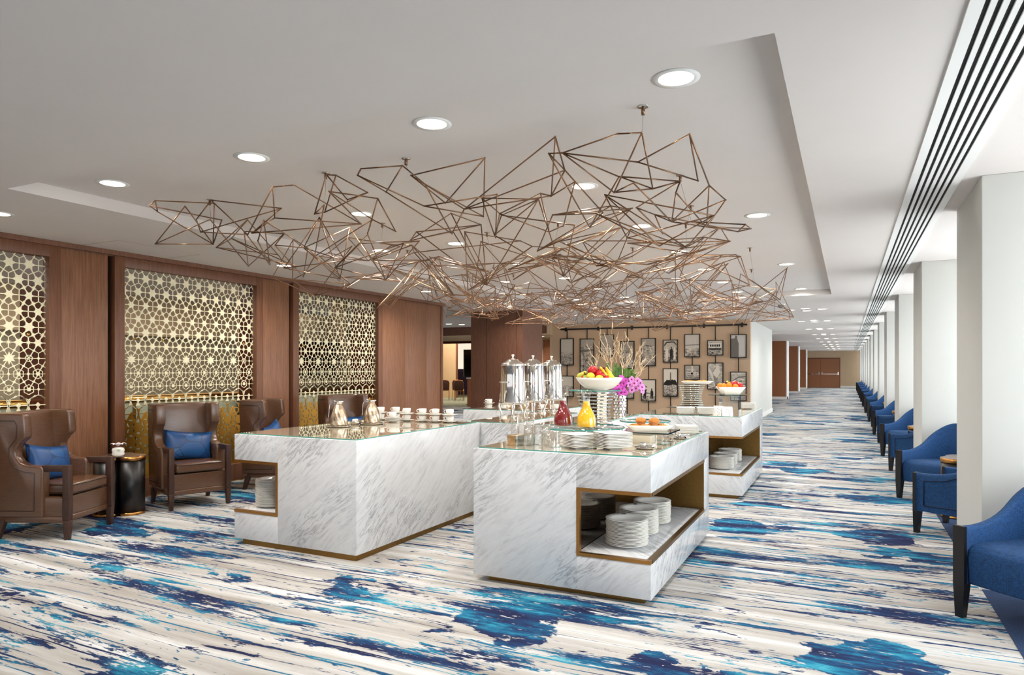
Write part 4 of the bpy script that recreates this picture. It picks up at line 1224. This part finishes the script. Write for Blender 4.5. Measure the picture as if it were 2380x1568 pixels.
# tiered stand of mirrored slats carrying the fruit bowl
def slat_stand(name, x, y, n, hgt, half, label, rot=R(28), shelf=.22):
    o = empty(name, (x, y, GT), rot, label=label, cat='display stand')
    for i in range(n):
        t = i/(n-1); k = .74 + .26*abs(2*t-1)**1.5
        z = hgt*(i+.2)/n
        MB().box(-half*k, half*k, -half*k, half*k, z, z + hgt/n*.5).build('mirror_slat', 'mirror', o, .002, 1)
    MB().box(-half*.55, half*.55, -half*.55, half*.55, 0, hgt).build('core', 'mirror_bronze', o)
    return o
st = slat_stand('slat_stand', -1.90, 5.46, 12, .355, .12, 'stack of mirrored slats holding up the large fruit bowl', R(71))
MB().lathe([(0, .355), (.215, .355), (.215, .364), (0, .364)], 48).build('glass_plate', 'glass_clear', st)
MB().lathe([(.215, .355), (.218, .357), (.218, .362), (.215, .364)], 48, closed=False).build('glass_rim', 'glass_green_rim', st)
BZ = GT + .364
bx_, by_ = -1.868, 5.46
bowl = MB().lathe([(0, 0), (.075, 0), (.078, .006), (.12, .018), (.155, .045), (.18, .075), (.196, .104), (.190, .104), (.172, .078), (.14, .046), (.09, .022), (0, .016)], 44).build('fruit_bowl', 'white_bowl', None, loc=(bx_, by_, BZ))
tag(bowl, 'large round white bowl heaped with fruit above the juice carafes', 'bowl')

ap_mod = lambda t, ph: 1 - .22*math.exp(-(math.pi-ph)**2*9) - .12*math.exp(-ph**2*9)
apple_me = MB().sphere((0, 0, 0), .042, 16, 12, mod=ap_mod).mesh('apple', 'apple_red')
astem_me = MB().tube([(0, 0, .028), (.003, 0, .046)], .0018, 5).mesh('stem', 'branch')
lem_me = MB().sphere((0, 0, 0), .036, 14, 10, sc=(1, 1, .95)).mesh('lemon', 'lemon')
org_me = MB().sphere((0, 0, 0), .037, 14, 10).mesh('orange', 'orange')
plum_me = MB().sphere((0, 0, 0), .034, 14, 10).mesh('plum', 'plum')
pear_me = MB().lathe([(0, -.04), (.02, -.038), (.032, -.022), (.033, -.005), (.024, .018), (.016, .034), (.008, .042), (0, .043)], 16).mesh('pear', 'pear_green')
berry_me = MB().lathe([(0, -.02), (.008, -.016), (.016, -.002), (.017, .008), (.010, .016), (0, .018)], 12).mesh('strawberry', 'strawberry')
calyx_me = MB().lathe([(0, .022), (.012, .017), (.017, .012)], 8, closed=False).mesh('calyx', 'leaf_pale')
grape_me = MB().sphere((0, 0, 0), .0135, 10, 8).mesh('grape', 'grape_red')
def banana_mesh():
    pts = []; rs = []
    for i in range(11):
        t = i/10; a = R(-52 + 104*t)
        pts.append((.12*math.sin(a), 0, .12*(1-math.cos(a)))); rs.append(.019*(max(.12, math.sin(math.pi*(.06+.88*t)))**.5))
    rs[0] = .006; rs[-1] = .007
    return MB().tube(pts, rs, 8).mesh('banana', 'banana')
ban_me = banana_mesh()
def fruit(name, me, x, y, z, label, grp, rot=(0, 0, 0), sc=1.0, kid=None, cat='fruit'):
    o = put(name, me, None, (x, y, z), rot=rot, scale=(sc, sc, sc)); tag(o, label, cat, grp)
    if kid: put(kid.name.split('.')[0], kid, o)
    return o
G1 = 'fruit in the large round bowl'
rx_, ry_ = math.cos(R(26.17)), math.sin(R(26.17))         # the way the bowl faces: along and across the counter aisle
def bp_(a, b, h): return (bx_ + rx_*a - ry_*b, by_ + ry_*a + rx_*b, BZ + h)
for a, b, h, sc, lab in ((-.055, -.01, .160, 1.05, 'red apple at the peak of the round fruit bowl'), (.005, -.05, .128, 1.0, 'red apple at the front of the round fruit bowl'),
                         (-.01, .04, .135, .9, 'red apple behind the lemon in the round fruit bowl'), (.06, .02, .112, .9, 'red apple beside the bananas in the round fruit bowl')):
    fruit('apple', apple_me, *bp_(a, b, h), lab, G1, (.2, .3, a*30), sc, astem_me)
for a, b, h, lab in ((-.082, -.085, .112, 'yellow lemon at the front left of the round fruit bowl'), (-.015, -.125, .092, 'yellow lemon at the rim of the round fruit bowl'), (-.01, .11, .10, 'yellow lemon at the back of the round fruit bowl')):
    fruit('lemon', lem_me, *bp_(a, b, h), lab, G1)
for i, (a, b, h, ro) in enumerate(((.055, -.055, .115, (R(90), R(50), R(35))), (.085, -.035, .115, (R(80), R(60), R(25))), (.105, -.005, .112, (R(95), R(55), R(30))), (.045, -.02, .128, (R(88), R(52), R(30))))):
    fruit('banana', ban_me, *bp_(a, b, h), f'ripe yellow banana in the round fruit bowl, {("left", "middle", "right", "front")[i]} one of the bunch', G1, ro, .85)
for a, b, h, lab in ((-.155, -.02, .118, 'green pear at the left rim of the round fruit bowl'), (-.125, .05, .128, 'green pear behind the strawberries in the round fruit bowl')):
    fruit('pear', pear_me, *bp_(a, b, h), lab, G1, (.4, .8, 0), .9)
for i, (a, b, h) in enumerate(((-.125, -.07, .098), (-.10, -.10, .092), (-.14, -.04, .10), (.05, -.11, .10))):
    fruit('strawberry', berry_me, *bp_(a, b, h), f'red strawberry at the rim of the round fruit bowl, {("second", "third", "first", "last")[i]} from left', G1, (.5, .4, i), 1.2, calyx_me)
random.seed(9)
for k, (ca, cb, ch, nn) in enumerate(((.02, .03, .165, 14), (-.10, .0, .122, 8))):
    for i in range(nn):
        fruit('grape', grape_me, *bp_(ca + random.uniform(-.04, .04), cb + random.uniform(-.03, .03), ch + random.uniform(-.022, .02)),
              ('red grape in the cluster on top of the round fruit bowl', 'red grape in the left cluster of the round fruit bowl')[k], ('upper grape cluster', 'left grape cluster')[k])

# ------------------------------------------------------------------ platter of pastries on a square glass shelf
ps = empty('glass_shelf', (-1.32, 4.97, GT), label='rectangular dark edged glass shelf on clear blocks under the muffin platter', cat='shelf')
MB().box(-.185, .19, -.195, .18, .080, .088).build('sheet', 'glass_clear', ps)
for a in ((-.185, .19, -.198, -.195), (.19, .193, -.198, .18)):
    MB().box(a[0], a[1], a[2], a[3], .0795, .0885).build('edge', 'glass_edge_dark', ps)
for a, b in ((.13, -.13), (-.13, .10), (.12, .11)):
    MB().box(a-.04, a+.04, b-.035, b+.035, 0, .040).build('clear_block', 'acrylic', ps, .003, 1)
    MB().box(a-.04, a+.04, b-.035, b+.035, .042, .080).build('clear_block', 'acrylic', ps, .003, 1)
MB().box(-.17, .04, -.10, .10, .0, .055).build('pale_box', 'cream_under', ps, .002)
PZ = GT + .0885
def platter(name, x, y, z, hx, hy, rz, label, lift=.022):
    rows = []
    for r, zz in ((.72, 0), (.76, .002), (1.0, lift), (.985, lift+.004), (.74, .007), (.5, .006)):
        row = []
        for a, b in rrect(hx*r, hy*r, min(hx, hy)*r*.25, 4):
            k = (abs(a)/hx)**3 + (abs(b)/hy)**3
            row.append((a, b, zz + (.010*k if r > .9 else 0)))
        rows.append(row)
    m = MB().grid(rows, True, True); n_ = len(rows[0])
    m.f.append(tuple(range(n_-1, -1, -1))); m.sm.append(False)
    o = (len(rows)-1)*n_; m.f.append(tuple(o+i for i in range(n_))); m.sm.append(True)
    return tag(m.build(name, 'porcelain', None, loc=(x, y, z), rz=rz), label, 'platter')
platter('platter', -1.325, 4.985, PZ, .165, .12, R(26), 'white upswept platter of muffins and pastries on the glass shelf')
muf_me = MB().lathe([(0, 0), (.026, 0), (.034, .036), (.032, .038), (0, .038)], 20, mod=lambda t, h: 1 + .03*math.cos(14*t)).mesh('paper_cup', 'muffin_side')
mt_me = MB().lathe([(.030, .034), (.039, .040), (.040, .050), (.033, .062), (.018, .070), (0, .072)], 20, mod=lambda t, h: 1 + .03*math.sin(5*t + 30*h)).mesh('muffin_top', 'muffin_top')
for w, (x, y) in (('left', (-1.38, 4.985)), ('right', (-1.285, 5.0))):
    o = empty('muffin', (x, y, PZ + .020), label=f'golden brown muffin on the platter, {w} one of two', cat='muffin', group='muffins on the platter')
    put('paper_cup', muf_me, o); put('muffin_top', mt_me, o)
def pastry_mesh(seed):
    random.seed(seed)
    ph = random.uniform(0, 6)
    return MB().sphere((0, 0, 0), .038, 18, 10, sc=(1.25, .9, .5), mod=lambda t, q: 1 + .10*math.sin(6*t + ph) + .05*math.sin(11*t)).mesh('pastry', 'pastry')
pst = [pastry_mesh(i) for i in range(3)]
swirl_me = MB().tube([(.03*math.cos(t*.9)*(1-t/16), .024*math.sin(t*.9)*(1-t/16), .018 - .0003*t) for t in range(15)], .004, 5).mesh('sugar_swirl', 'muffin_side')
for i, (x, y, rz) in enumerate(((-1.33, 4.915, .3), (-1.235, 5.03, 1.1), (-1.315, 5.055, 2.0), (-1.415, 4.925, .7))):
    o = put('pastry', pst[i % 3], None, (x, y, PZ + .026), rz=rz)
    tag(o, f'glazed Danish pastry on the muffin platter, {("in front", "right of the muffins", "behind the muffins", "at the left end")[i]}', 'pastry', 'pastries on the muffin platter')
    put('sugar_swirl', swirl_me, o)

# second glass shelf behind
s2 = empty('glass_shelf', (-1.57, 5.80, GT), label='curved glass shelf on clear legs behind the juice carafes', cat='shelf')
MB().lathe([(0, .085), (.215, .085), (.215, .095), (0, .095)], 40).build('sheet', 'glass_clear', s2)
MB().lathe([(.215, .085), (.218, .087), (.218, .093), (.215, .095)], 40, closed=False).build('rim', 'glass_green_rim', s2)
for k in range(3):
    a = R(30 + 120*k); MB().tube([(.15*math.cos(a), .15*math.sin(a), 0), (.15*math.cos(a), .15*math.sin(a), .085)], .014, 10).build('clear_leg', 'acrylic', s2)

# silver tongs rest
for i, (x, y, lab) in enumerate(((-1.235, 4.70-.15, 'small silver dish with serving tongs near the counter edge'), (-1.17, 5.33, 'small silver dish with serving tongs beside the clear blocks'))):
    t = empty('tongs_dish', (x, y, GT), R(20 + 25*i), label=lab, cat='dish', group='tongs dishes')
    MB().lathe([(0, 0), (.05, 0), (.065, .008), (.067, .010), (.05, .004), (0, .003)], 24).build('dish', 'silver', t)
    MB().tube([(-.09, 0, .014), (-.02, .004, .020), (.04, .012, .018), (.075, .018, .012)], [.004, .005, .006, .009], 7).build('tong_arm', 'chrome', t)
    MB().tube([(-.09, 0, .014), (-.02, -.004, .026), (.04, -.010, .030), (.075, -.014, .026)], [.004, .005, .006, .009], 7).build('tong_arm', 'chrome', t)
    MB().lathe([(.020, .006), (.022, .034), (.018, .045), (0, .046)], 14, cx=-.01, cy=.0).build('tong_holder', 'chrome', t)

# ------------------------------------------------------------------ orchid vase
V = empty('orchid_vase', (-2.34, 7.56, GT), label='tall faceted silver vase of orchids, striped leaves and bare branches', cat='vase')
m = MB(); nseg = 12; hh = .30; rows_ = 9
for j in range(rows_):
    z0, z1 = hh*j/rows_, hh*(j+1)/rows_; zm = (z0+z1)/2
    for i in range(nseg):
        a0, a1 = 2*math.pi*(i + .5*(j % 2))/nseg, 2*math.pi*(i + 1 + .5*(j % 2))/nseg; am = (a0+a1)/2
        rr, rp = .066, .078
        c_ = (rp*math.cos(am), rp*math.sin(am), zm)
        q = [(rr*math.cos(a0), rr*math.sin(a0), z0), (rr*math.cos(a1), rr*math.sin(a1), z0), (rr*math.cos(a1), rr*math.sin(a1), z1), (rr*math.cos(a0), rr*math.sin(a0), z1)]
        m.add(q + [c_], [(0, 1, 4), (1, 2, 4), (2, 3, 4), (3, 0, 4)])
m.lathe([(0, .001), (.066, .001)], 12, closed=False); m.lathe([(.066, hh-.001), (.058, hh-.001), (.05, hh-.02), (0, hh-.03)], 12, closed=False)
m.build('vase', 'chrome', V)
random.seed(21)
ux, uy = rx_, ry_        # sideways direction of the arrangement
def branch(base, tip, r0, depth, out):
    base, tip = Vector(base), Vector(tip)
    pts = [base]; nst = 6
    for i in range(1, nst+1):
        p = base.lerp(tip, i/nst)
        w = (tip-base).length*.07
        if i < nst: p += Vector((random.uniform(-w, w), random.uniform(-w, w), random.uniform(-w, w)*.6))
        pts.append(p)
    out.tube(pts, [r0*(1-.7*i/nst) for i in range(nst+1)], 5)
    if depth > 0:
        for k in range(5 if depth > 1 else 3):
            i = random.randint(2, nst-1); b0_ = pts[i]
            d = (tip-base).normalized(); L = (tip-base).length*random.uniform(.28, .5)
            side = Vector((ux*random.choice((-1, 1)), uy*random.choice((-1, 1)), 0))*random.uniform(.3, .8)
            branch(b0_, b0_ + (d + side + Vector((0, 0, .3))).normalized()*L, r0*.5, depth-1, out)
for (a, zt, a0) in ((-.20, .95, -.06), (-.29, .70, -.14), (.02, .82, .0), (.12, .80, .02), (.28, .66, .04), (.20, .74, .05), (-.10, .78, -.05), (.24, .52, .05)):
    mm = MB(); branch((a0*ux, a0*uy, .25), (a*ux + random.uniform(-.05, .05)*-uy, a*uy + random.uniform(-.05, .05)*ux, zt), .0085, 2, mm)
    mm.build('branch', 'branch', V)
def leaf(pts, w, name='leaf', mat='striped_leaf'):
    rows = []
    for i, p in enumerate(pts):
        t = i/(len(pts)-1); ww = w*math.sin(math.pi*min(.97, t*.85+.12))
        p = Vector(p); s_ = Vector((ux, uy, 0))*ww
        rows.append([p - s_, p + Vector((0, 0, -.006)), p + s_])
    MB().grid(rows).build(name, mat, V)
def arc(x0, h, reach, n=9):
    return [((x0 + reach*math.sin(math.pi*.5*t)*.6)*ux - uy*(-.05)*t, (x0 + reach*math.sin(math.pi*.5*t)*.6)*uy + ux*(-.05)*t, .27 + h*math.sin(math.pi*.62*t)) for t in [i/n for i in range(n+1)]]
for x0, h, rch, w in ((-.06, .34, -.16, .02), (-.05, .30, .03, .05), (-.02, .28, .12, .055), (.03, .27, .16, .055), (.05, .22, .20, .04), (-.03, .34, -.04, .018), (.04, .18, .12, .045)):
    leaf(arc(x0, h, rch), w)
pet = []
for k in range(5):
    a = 2*math.pi*k/5 + .3; d = Vector((math.cos(a), 0, math.sin(a))); s_ = Vector((-d.z, 0, d.x))
    pet.append([[d*(.038*t) + Vector((0, -.010*math.sin(math.pi*t), 0)) + s_*q*(.021*math.sin(math.pi*(t*.88+.08))) for q in (-1, 0, 1)] for t in (0, .3, .6, .85, 1)])
def blossom(mat):
    m_ = MB()
    for g_ in pet: m_.grid(g_)
    return m_.mesh('blossom', mat)
bl = [blossom('orchid'), blossom('orchid_pale')]
heart_me = MB().sphere((0, -.008, 0), .009, 8, 6).mesh('lip', 'orchid_heart')
stem = MB().tube([(.02*ux, .02*uy, .27), (.08*ux, .08*uy, .36), (.16*ux, .16*uy, .38), (.25*ux, .25*uy, .33)], .003, 5).build('orchid_stem', 'leaf_pale', V)
random.seed(3)
for i, (a, z) in enumerate(((-.03, .40), (.01, .43), (-.02, .35), (.03, .37), (-.05, .30), (.02, .31), (.07, .40), (.10, .36), (.13, .42), (.15, .37), (.18, .40), (.20, .34), (.22, .38), (.17, .32), (.12, .30), (.24, .33), (.26, .29), (.23, .43-.1), (-.09, .36), (.05, .27), (-.01, .27))):
    o = put('blossom', bl[0 if a < .09 else 1], V, (a*ux + .05*uy + random.uniform(-.02, .02), a*uy - .05*ux - .02, z), rot=(random.uniform(-.4, .4), random.uniform(-.5, .5), R(26) + random.uniform(-.6, .6)), scale=(1.12,)*3)
    put('lip', heart_me, o)

# ------------------------------------------------------------------ rear right counter display
st = slat_stand('slat_stand', -1.86, 9.22, 12, .335, .17, 'wide mirrored slat stand with a pastry plate on the rear right counter', R(8))
platter('platter', -1.79, 9.22, GT + .336, .20, .14, R(8), 'white platter of croissants on top of the mirrored slat stand', .018)
cro_me = MB().tube([(.055*math.cos(R(a)), .042*math.sin(R(a)), .0) for a in range(20, 161, 20)], [.006, .013, .018, .021, .021, .018, .013, .006], 8).mesh('croissant', 'pastry')
for i in range(7):
    o = put('croissant', cro_me, None, (-1.91 + .04*i + .01*(i % 2), 9.16 + .05*((i*3) % 3) + .01*i, GT + .336 + .026), rz=i*1.3, scale=(1.1,)*3)
    tag(o, f'golden croissant on the high platter, {("first", "second", "third", "fourth", "fifth", "sixth", "last")[i]} from the left', 'croissant', 'croissants on the high platter')
sh = empty('glass_shelf', (-1.29, 8.68, GT), label='square glass shelf on an acrylic box under the square fruit bowl', cat='shelf')
MB().box(-.22, .20, -.20, .20, .218, .226).build('sheet', 'glass_clear', sh)
MB().box(-.222, .202, -.203, -.20, .2175, .2265).build('edge', 'glass_edge_dark', sh)
bx = MB()
for q in (-.115, .109): bx.box(q, q+.006, -.115, .115, 0, .217)
bx.box(-.109, .109, -.115, -.109, .05, .217); bx.box(-.109, .109, .109, .115, 0, .217)
bx.build('acrylic_box', 'acrylic', sh)
MB().box(-.12, .12, -.08, .10, .205, .2175).build('mirror_top', 'mirror', sh)
BZ2 = GT + .2265
fbx, fby = -1.285, 8.68
m = MB(); rows = [[(x, y, z) for x, y in rrect(r, r*.9, r*.12, 4)] for r, z in ((.085, 0), (.092, .004), (.150, .092), (.145, .092), (.085, .012))]
m.grid(rows, True, True); n_ = len(rows[0]); m.f.append(tuple(range(n_-1, -1, -1))); m.sm.append(False); m.f.append(tuple(4*n_+i for i in range(n_))); m.sm.append(False)
tag(m.build('square_fruit_bowl', 'white_bowl', None, loc=(fbx, fby, BZ2), rz=R(26)), 'square white bowl of oranges and apples on the rear right counter', 'bowl')
G2 = 'fruit in the square bowl'
def b2(a, b, h): return (fbx + rx_*a - ry_*b, fby + ry_*a + rx_*b, BZ2 + h)
for i, (a, b, h, kind) in enumerate(((-.10, -.06, .10, 'o'), (-.04, -.07, .108, 'o'), (-.12, .02, .10, 'o'), (-.06, .02, .125, 'p'), (.02, -.03, .12, 'a'), (.06, .03, .125, 'a'), (.10, -.04, .105, 'a'), (-.01, .06, .13, 'l'), (.03, -.09, .092, 'o'), (.11, .04, .11, 'a'))):
    me, nm = {'o': (org_me, 'orange'), 'p': (plum_me, 'plum'), 'a': (apple_me, 'apple'), 'l': (lem_me, 'lemon')}[kind]
    pos = ('front left', 'front centre', 'far left', 'left of centre', 'centre', 'rear centre', 'front right', 'back', 'front rim', 'far right')[i]
    fruit(nm, me, *b2(a, b, h), f'{ {"o": "orange", "p": "dark plum", "a": "red apple", "l": "yellow lemon"}[kind] } at the {pos} of the square fruit bowl', G2, (.2, .2, i), 1.0, astem_me if kind == 'a' else None)
for i, a in enumerate((-.01, .12)):
    o = MB().grid([[Vector((q*.012*math.sin(math.pi*(t*.9+.08)), 0, .05*t)) + Vector((.01*t*t, .008*abs(q), 0)) for q in (-1, 0, 1)] for t in (0, .3, .6, 1)]).build('fruit_leaf', 'leaf_green', None, loc=b2(a, .03, .135))
    o.rotation_euler = (0, (.1, .6)[i], R(26))
    tag(o, f'green leaf sticking up from the {("middle", "right end")[i]} of the square fruit bowl', 'leaf', G2)
# tent cards with a printed feather mark
def tent(x, y, rz, label):
    o = empty('tent_card', (x, y, GT), rz, label=label, cat='sign', group='tent cards')
    for s in (-1, 1):
        m_ = MB().add([(-.062, s*.035, 0), (.062, s*.035, 0), (.062, 0, .092), (-.062, 0, .092), (-.062, s*.035+.001, 0), (.062, s*.035+.001, 0), (.062, .001, .092), (-.062, .001, .092)],
                      [(0, 1, 2, 3), (7, 6, 5, 4), (0, 4, 5, 1), (1, 5, 6, 2), (2, 6, 7, 3), (3, 7, 4, 0)])
        m_.build('panel', 'paper_white', o)
    for i in range(6):
        a = i % 3; b_ = i//3
        cx, cz = -.022 + .022*a - .012*b_ + .01, .054 - .012*a - .028*b_ + .008
        pts = []
        for q in range(7):
            t = q/6; pts.append((cx + .012*math.sin(math.pi*t) , cz - .011 + .022*t))
        pts += [(cx + .005*math.sin(math.pi*t), cz + .011 - .022*t) for t in (.2, .5, .8)]
        MB().add([(p[0], -.0362 + .0352*p[1]/.092, p[1]) for p in pts], [tuple(range(len(pts)))]).build('printed_mark', 'print_grey', o)
    return o
tent(-1.275, 8.34, R(24), 'white folded tent card with a grey feather mark, right one')
tent(-1.40, 8.50, R(-20), 'white folded tent card seen edge on, left one')

# ------------------------------------------------------------------ wire sculpture hanging in the coffer
CHN = empty('wire_chandelier', (-2.8, 7.4, H_COFFER), label='large bronze wire sculpture of angular rods hanging from the coffered ceiling', cat='chandelier')
CO = Vector((-2.8, 7.4, H_COFFER))
FPX = 2380*24/36; A_ = R(26.17)
def node(u, v, z):
    """a sculpture joint found from its bearing in the photograph and its height"""
    r_ = (u-1190)/FPX; up_ = (855-v)/FPX
    d = Vector((-math.sin(A_) + math.cos(A_)*r_, math.cos(A_) + math.sin(A_)*r_, up_))
    return d*((z-1.47)/up_) + Vector((0, 0, 1.47))
seg = []
def c1(x, y, z): return node(340+x*.2773, 360+y*.2773, z)
def c2(x, y, z): return node(940+x*.2353, 240+y*.2353, z)
def c3(x, y, z): return node(1360+x*.2185, 220+y*.2185, z)
n1 = dict(A=c1(75,382,2.70), B=c1(28,425,2.68), C=c1(95,475,2.66), D=c1(545,378,2.72), E=c1(570,405,2.71), F=c1(535,540,2.60), G=c1(560,748,2.47), H=c1(75,745,2.48),
          I=c1(325,430,2.68), J=c1(420,540,2.60), K=c1(455,645,2.55), L=c1(632,545,2.62), M=c1(1132,448,2.66), N=c1(850,668,2.50), O=c1(885,655,2.52), P=c1(1060,267,2.72),
          Q=c1(1240,252,2.73), R=c1(1077,528,2.60), S=c1(1355,780,2.44), U=c1(1800,578,2.56), V=c1(855,932,2.40), W=c1(1155,660,2.52), X=c1(1510,165,2.74), Y=c1(1590,170,2.74),
          Z=c1(1855,315,2.67), a=c1(1410,495,2.57), b=c1(1495,480,2.57), c=c1(1685,375,2.63), d=c1(1530,305,2.66), e=c1(1940,365,2.65), f=c1(2090,640,2.48), g=c1(1855,655,2.48),
          h=c1(1800,115,2.73), i=c1(1770,170,2.71), j=c1(2148,90,2.74), k=c1(2010,310,2.66), l=c1(1315,1022,2.34), m=c1(1410,850,2.42), n=c1(1080,755,2.44), o=c1(1630,1070,2.32),
          p=c1(1895,540,2.54), q=c1(985,548,2.58), r=c1(935,720,2.46), s=c1(1035,918,2.38), t=c1(820,640,2.52), u=c1(1490,420,2.60))
for e_ in 'AB BC AC AE BL CG IH IG HG HF DJ JK DE EG DM EN KM KN LG MO PN PQ PR QU RO RU OU FV tV VW XY YZ Xa Yb ab bZ cZ Xc de ef eg dU hj hi jk ik nl lm lS um ua qs qS rs rq nW tW pf pg pm op oS ts nS dp'.split():
    seg.append((n1[e_[0]], n1[e_[1]]))
n2 = dict(a=c2(65,712,2.72), b=c2(795,540,2.74), c=c2(405,985,2.60), d=c2(590,1045,2.57), e=c2(780,1118,2.53), f=c2(1490,330,2.76), g=c2(1585,660,2.66), h=c2(1425,495,2.71),
          i=c2(1560,490,2.71), j=c2(1450,915,2.57), k=c2(2345,290,2.71), l=c2(2110,300,2.72), m=c2(2305,580,2.66), n=c2(2070,880,2.56), o=c2(1960,1080,2.50), p=c2(1830,1225,2.45),
          q=c2(205,800,2.66), r=c2(470,1287,2.45), s=c2(915,900,2.60), t=c2(195,1015,2.56), u=c2(1685,775,2.62), v=c2(1570,1210,2.46), w=c2(1430,1270,2.44), x=c2(1345,890,2.58),
          y=c2(900,1325,2.42), z=c2(940,1090,2.52))
for e_ in 'ab bc be ac ad df fg fj dg dj hi hg hp gj il lk im in kn go aq qr qe st sy te uv uj xw xz vw zy zw rd po jx'.split():
    seg.append((n2[e_[0]], n2[e_[1]]))
seg += [(n1['k'], n2['r']), (n1['j'], n2['q']), (n1['i'], n2['t']), (n1['k'], n1['i']), (c2(2120, 725, 2.62), n2['p']), (c2(2120, 725, 2.62), n2['i'])]
n3 = dict(k=n2['k'], m=n2['m'], n=n2['n'], s=c3(1110,420,2.70), t=c3(1200,915,2.60), u=c3(1320,965,2.58), v=c3(1495,1120,2.54), w=c3(920,1350,2.48), x=c3(1290,1405,2.46),
          y=c3(720,1000,2.56), a=c3(1010,920,2.62), b=c3(365,870,2.62), c=c3(515,940,2.58), d=c3(965,1040,2.56), e=c3(1705,1380,2.50), f=c3(1625,1455,2.48), g=c3(1130,1350,2.52),
          h=c3(545,1200,2.54), i=c3(740,1275,2.52), j=c3(825,1475,2.46), l=c3(1765,1425,2.52))
for e_ in 'ky ms st su mt uv uw ux vw vx wx ny ab ay by cw cn da dx dw ef eg gf ge lf xf hj ij hi iw le lx fi ah'.split():
    seg.append((n3[e_[0]], n3[e_[1]]))
# the tangle behind: irregular wire polyhedra sharing joints
random.seed(77)
mods = []
yy = 4.7
while yy < 12.2:
    xx = -5.0 + random.uniform(0, .3)
    while xx < -.85:
        mods.append((xx + random.uniform(-.12, .12), yy + random.uniform(-.15, .15))); xx += random.uniform(.52, .70)
    yy += .70
prev = []
for (mx, my) in mods:
    edge = abs((mx + 2.85)/2.3)
    cz = 2.47 - .09*min(1, (my-4.9)/5) + .05*math.sin(mx*2.1 + my)
    pts = []
    for k in range(6):
        a = 2*math.pi*k/6 + random.uniform(-.4, .4)
        rr = random.uniform(.22, .48)
        pts.append(Vector((max(-5.15, min(-.62, mx + rr*math.cos(a))), min(12.6, my + rr*math.sin(a)), max(2.12, min(2.77, cz + random.uniform(-.30, .28))))))
    idx = list(range(6)); random.shuffle(idx)
    es = set()
    for k in range(6): es.add(tuple(sorted((idx[k], idx[(k+1) % 6]))))
    while len(es) < 10:
        a, b = random.sample(range(6), 2); es.add(tuple(sorted((a, b))))
    for a, b in es: seg.append((pts[a], pts[b]))
    if prev and random.random() < .8: seg.append((random.choice(pts), random.choice(prev)))
    prev = pts
seg = [(a, b) for a, b in seg if .05 < (a-b).length < 1.9]
seg.sort(key=lambda s: ((s[0]+s[1])/2).length)
rod_me = MB().tube([(0, 0, 0), (0, 0, 1)], .0046, 6).mesh('rod', 'bronze_rod')
def rod_obj(a, b):
    d = b - a; L = d.length
    o = put('rod', rod_me, CHN, a - CO)
    o.rotation_euler = d.to_track_quat('Z', 'Y').to_euler(); o.scale = (1, 1, L)
for a, b in seg[:300]: rod_obj(a, b)
rest = MB()
for a, b in seg[300:]: rest.tube([a - CO, b - CO], .0046, 5, False)
tag(rest.build('rear_rods', 'bronze_rod', CHN), kind='stuff')
joint = MB()
seen = set()
for a, b in seg:
    for p in (a, b):
        k = (round(p.x, 2), round(p.y, 2), round(p.z, 2))
        if k in seen: continue
        seen.add(k); joint.sphere(p - CO, .0062, 6, 4)
tag(joint.build('joints', 'bronze_rod', CHN), kind='stuff')
rose_me = MB().lathe([(0, -.004), (.03, -.004), (.03, 0), (0, 0)], 18).mesh('ceiling_rose', 'silver')
cyl_me = MB().lathe([(.010, -.045), (.010, -.004)], 12).mesh('cable_gripper', 'bronze_rod')
for (x, y) in ((-.964, 3.525), (-2.6, 3.714), (-3.296, 3.734), (-4.68, 3.92), (-1.07, 4.9), (-1.19, 5.85), (-2.45, 5.97), (-3.28, 6.1), (-1.38, 6.56), (-3.96, 5.27),
               (-4.6, 6.6), (-2.2, 7.6), (-3.5, 8.0), (-1.0, 8.2), (-4.4, 9.0), (-2.6, 9.4), (-1.2, 10.0), (-3.6, 10.6), (-2.0, 11.4)):
    base = Vector((x, y, H_COFFER))
    put('ceiling_rose', rose_me, CHN, base - CO); put('cable_gripper', cyl_me, CHN, base - CO)
    best = min((p for s_ in seg for p in s_), key=lambda p: (p.xy - base.xy).length + .2*(2.75-p.z))
    MB().tube([base - CO + Vector((0, 0, -.045)), best - CO], .0012, 4).build('cable', 'steel_cable', CHN)
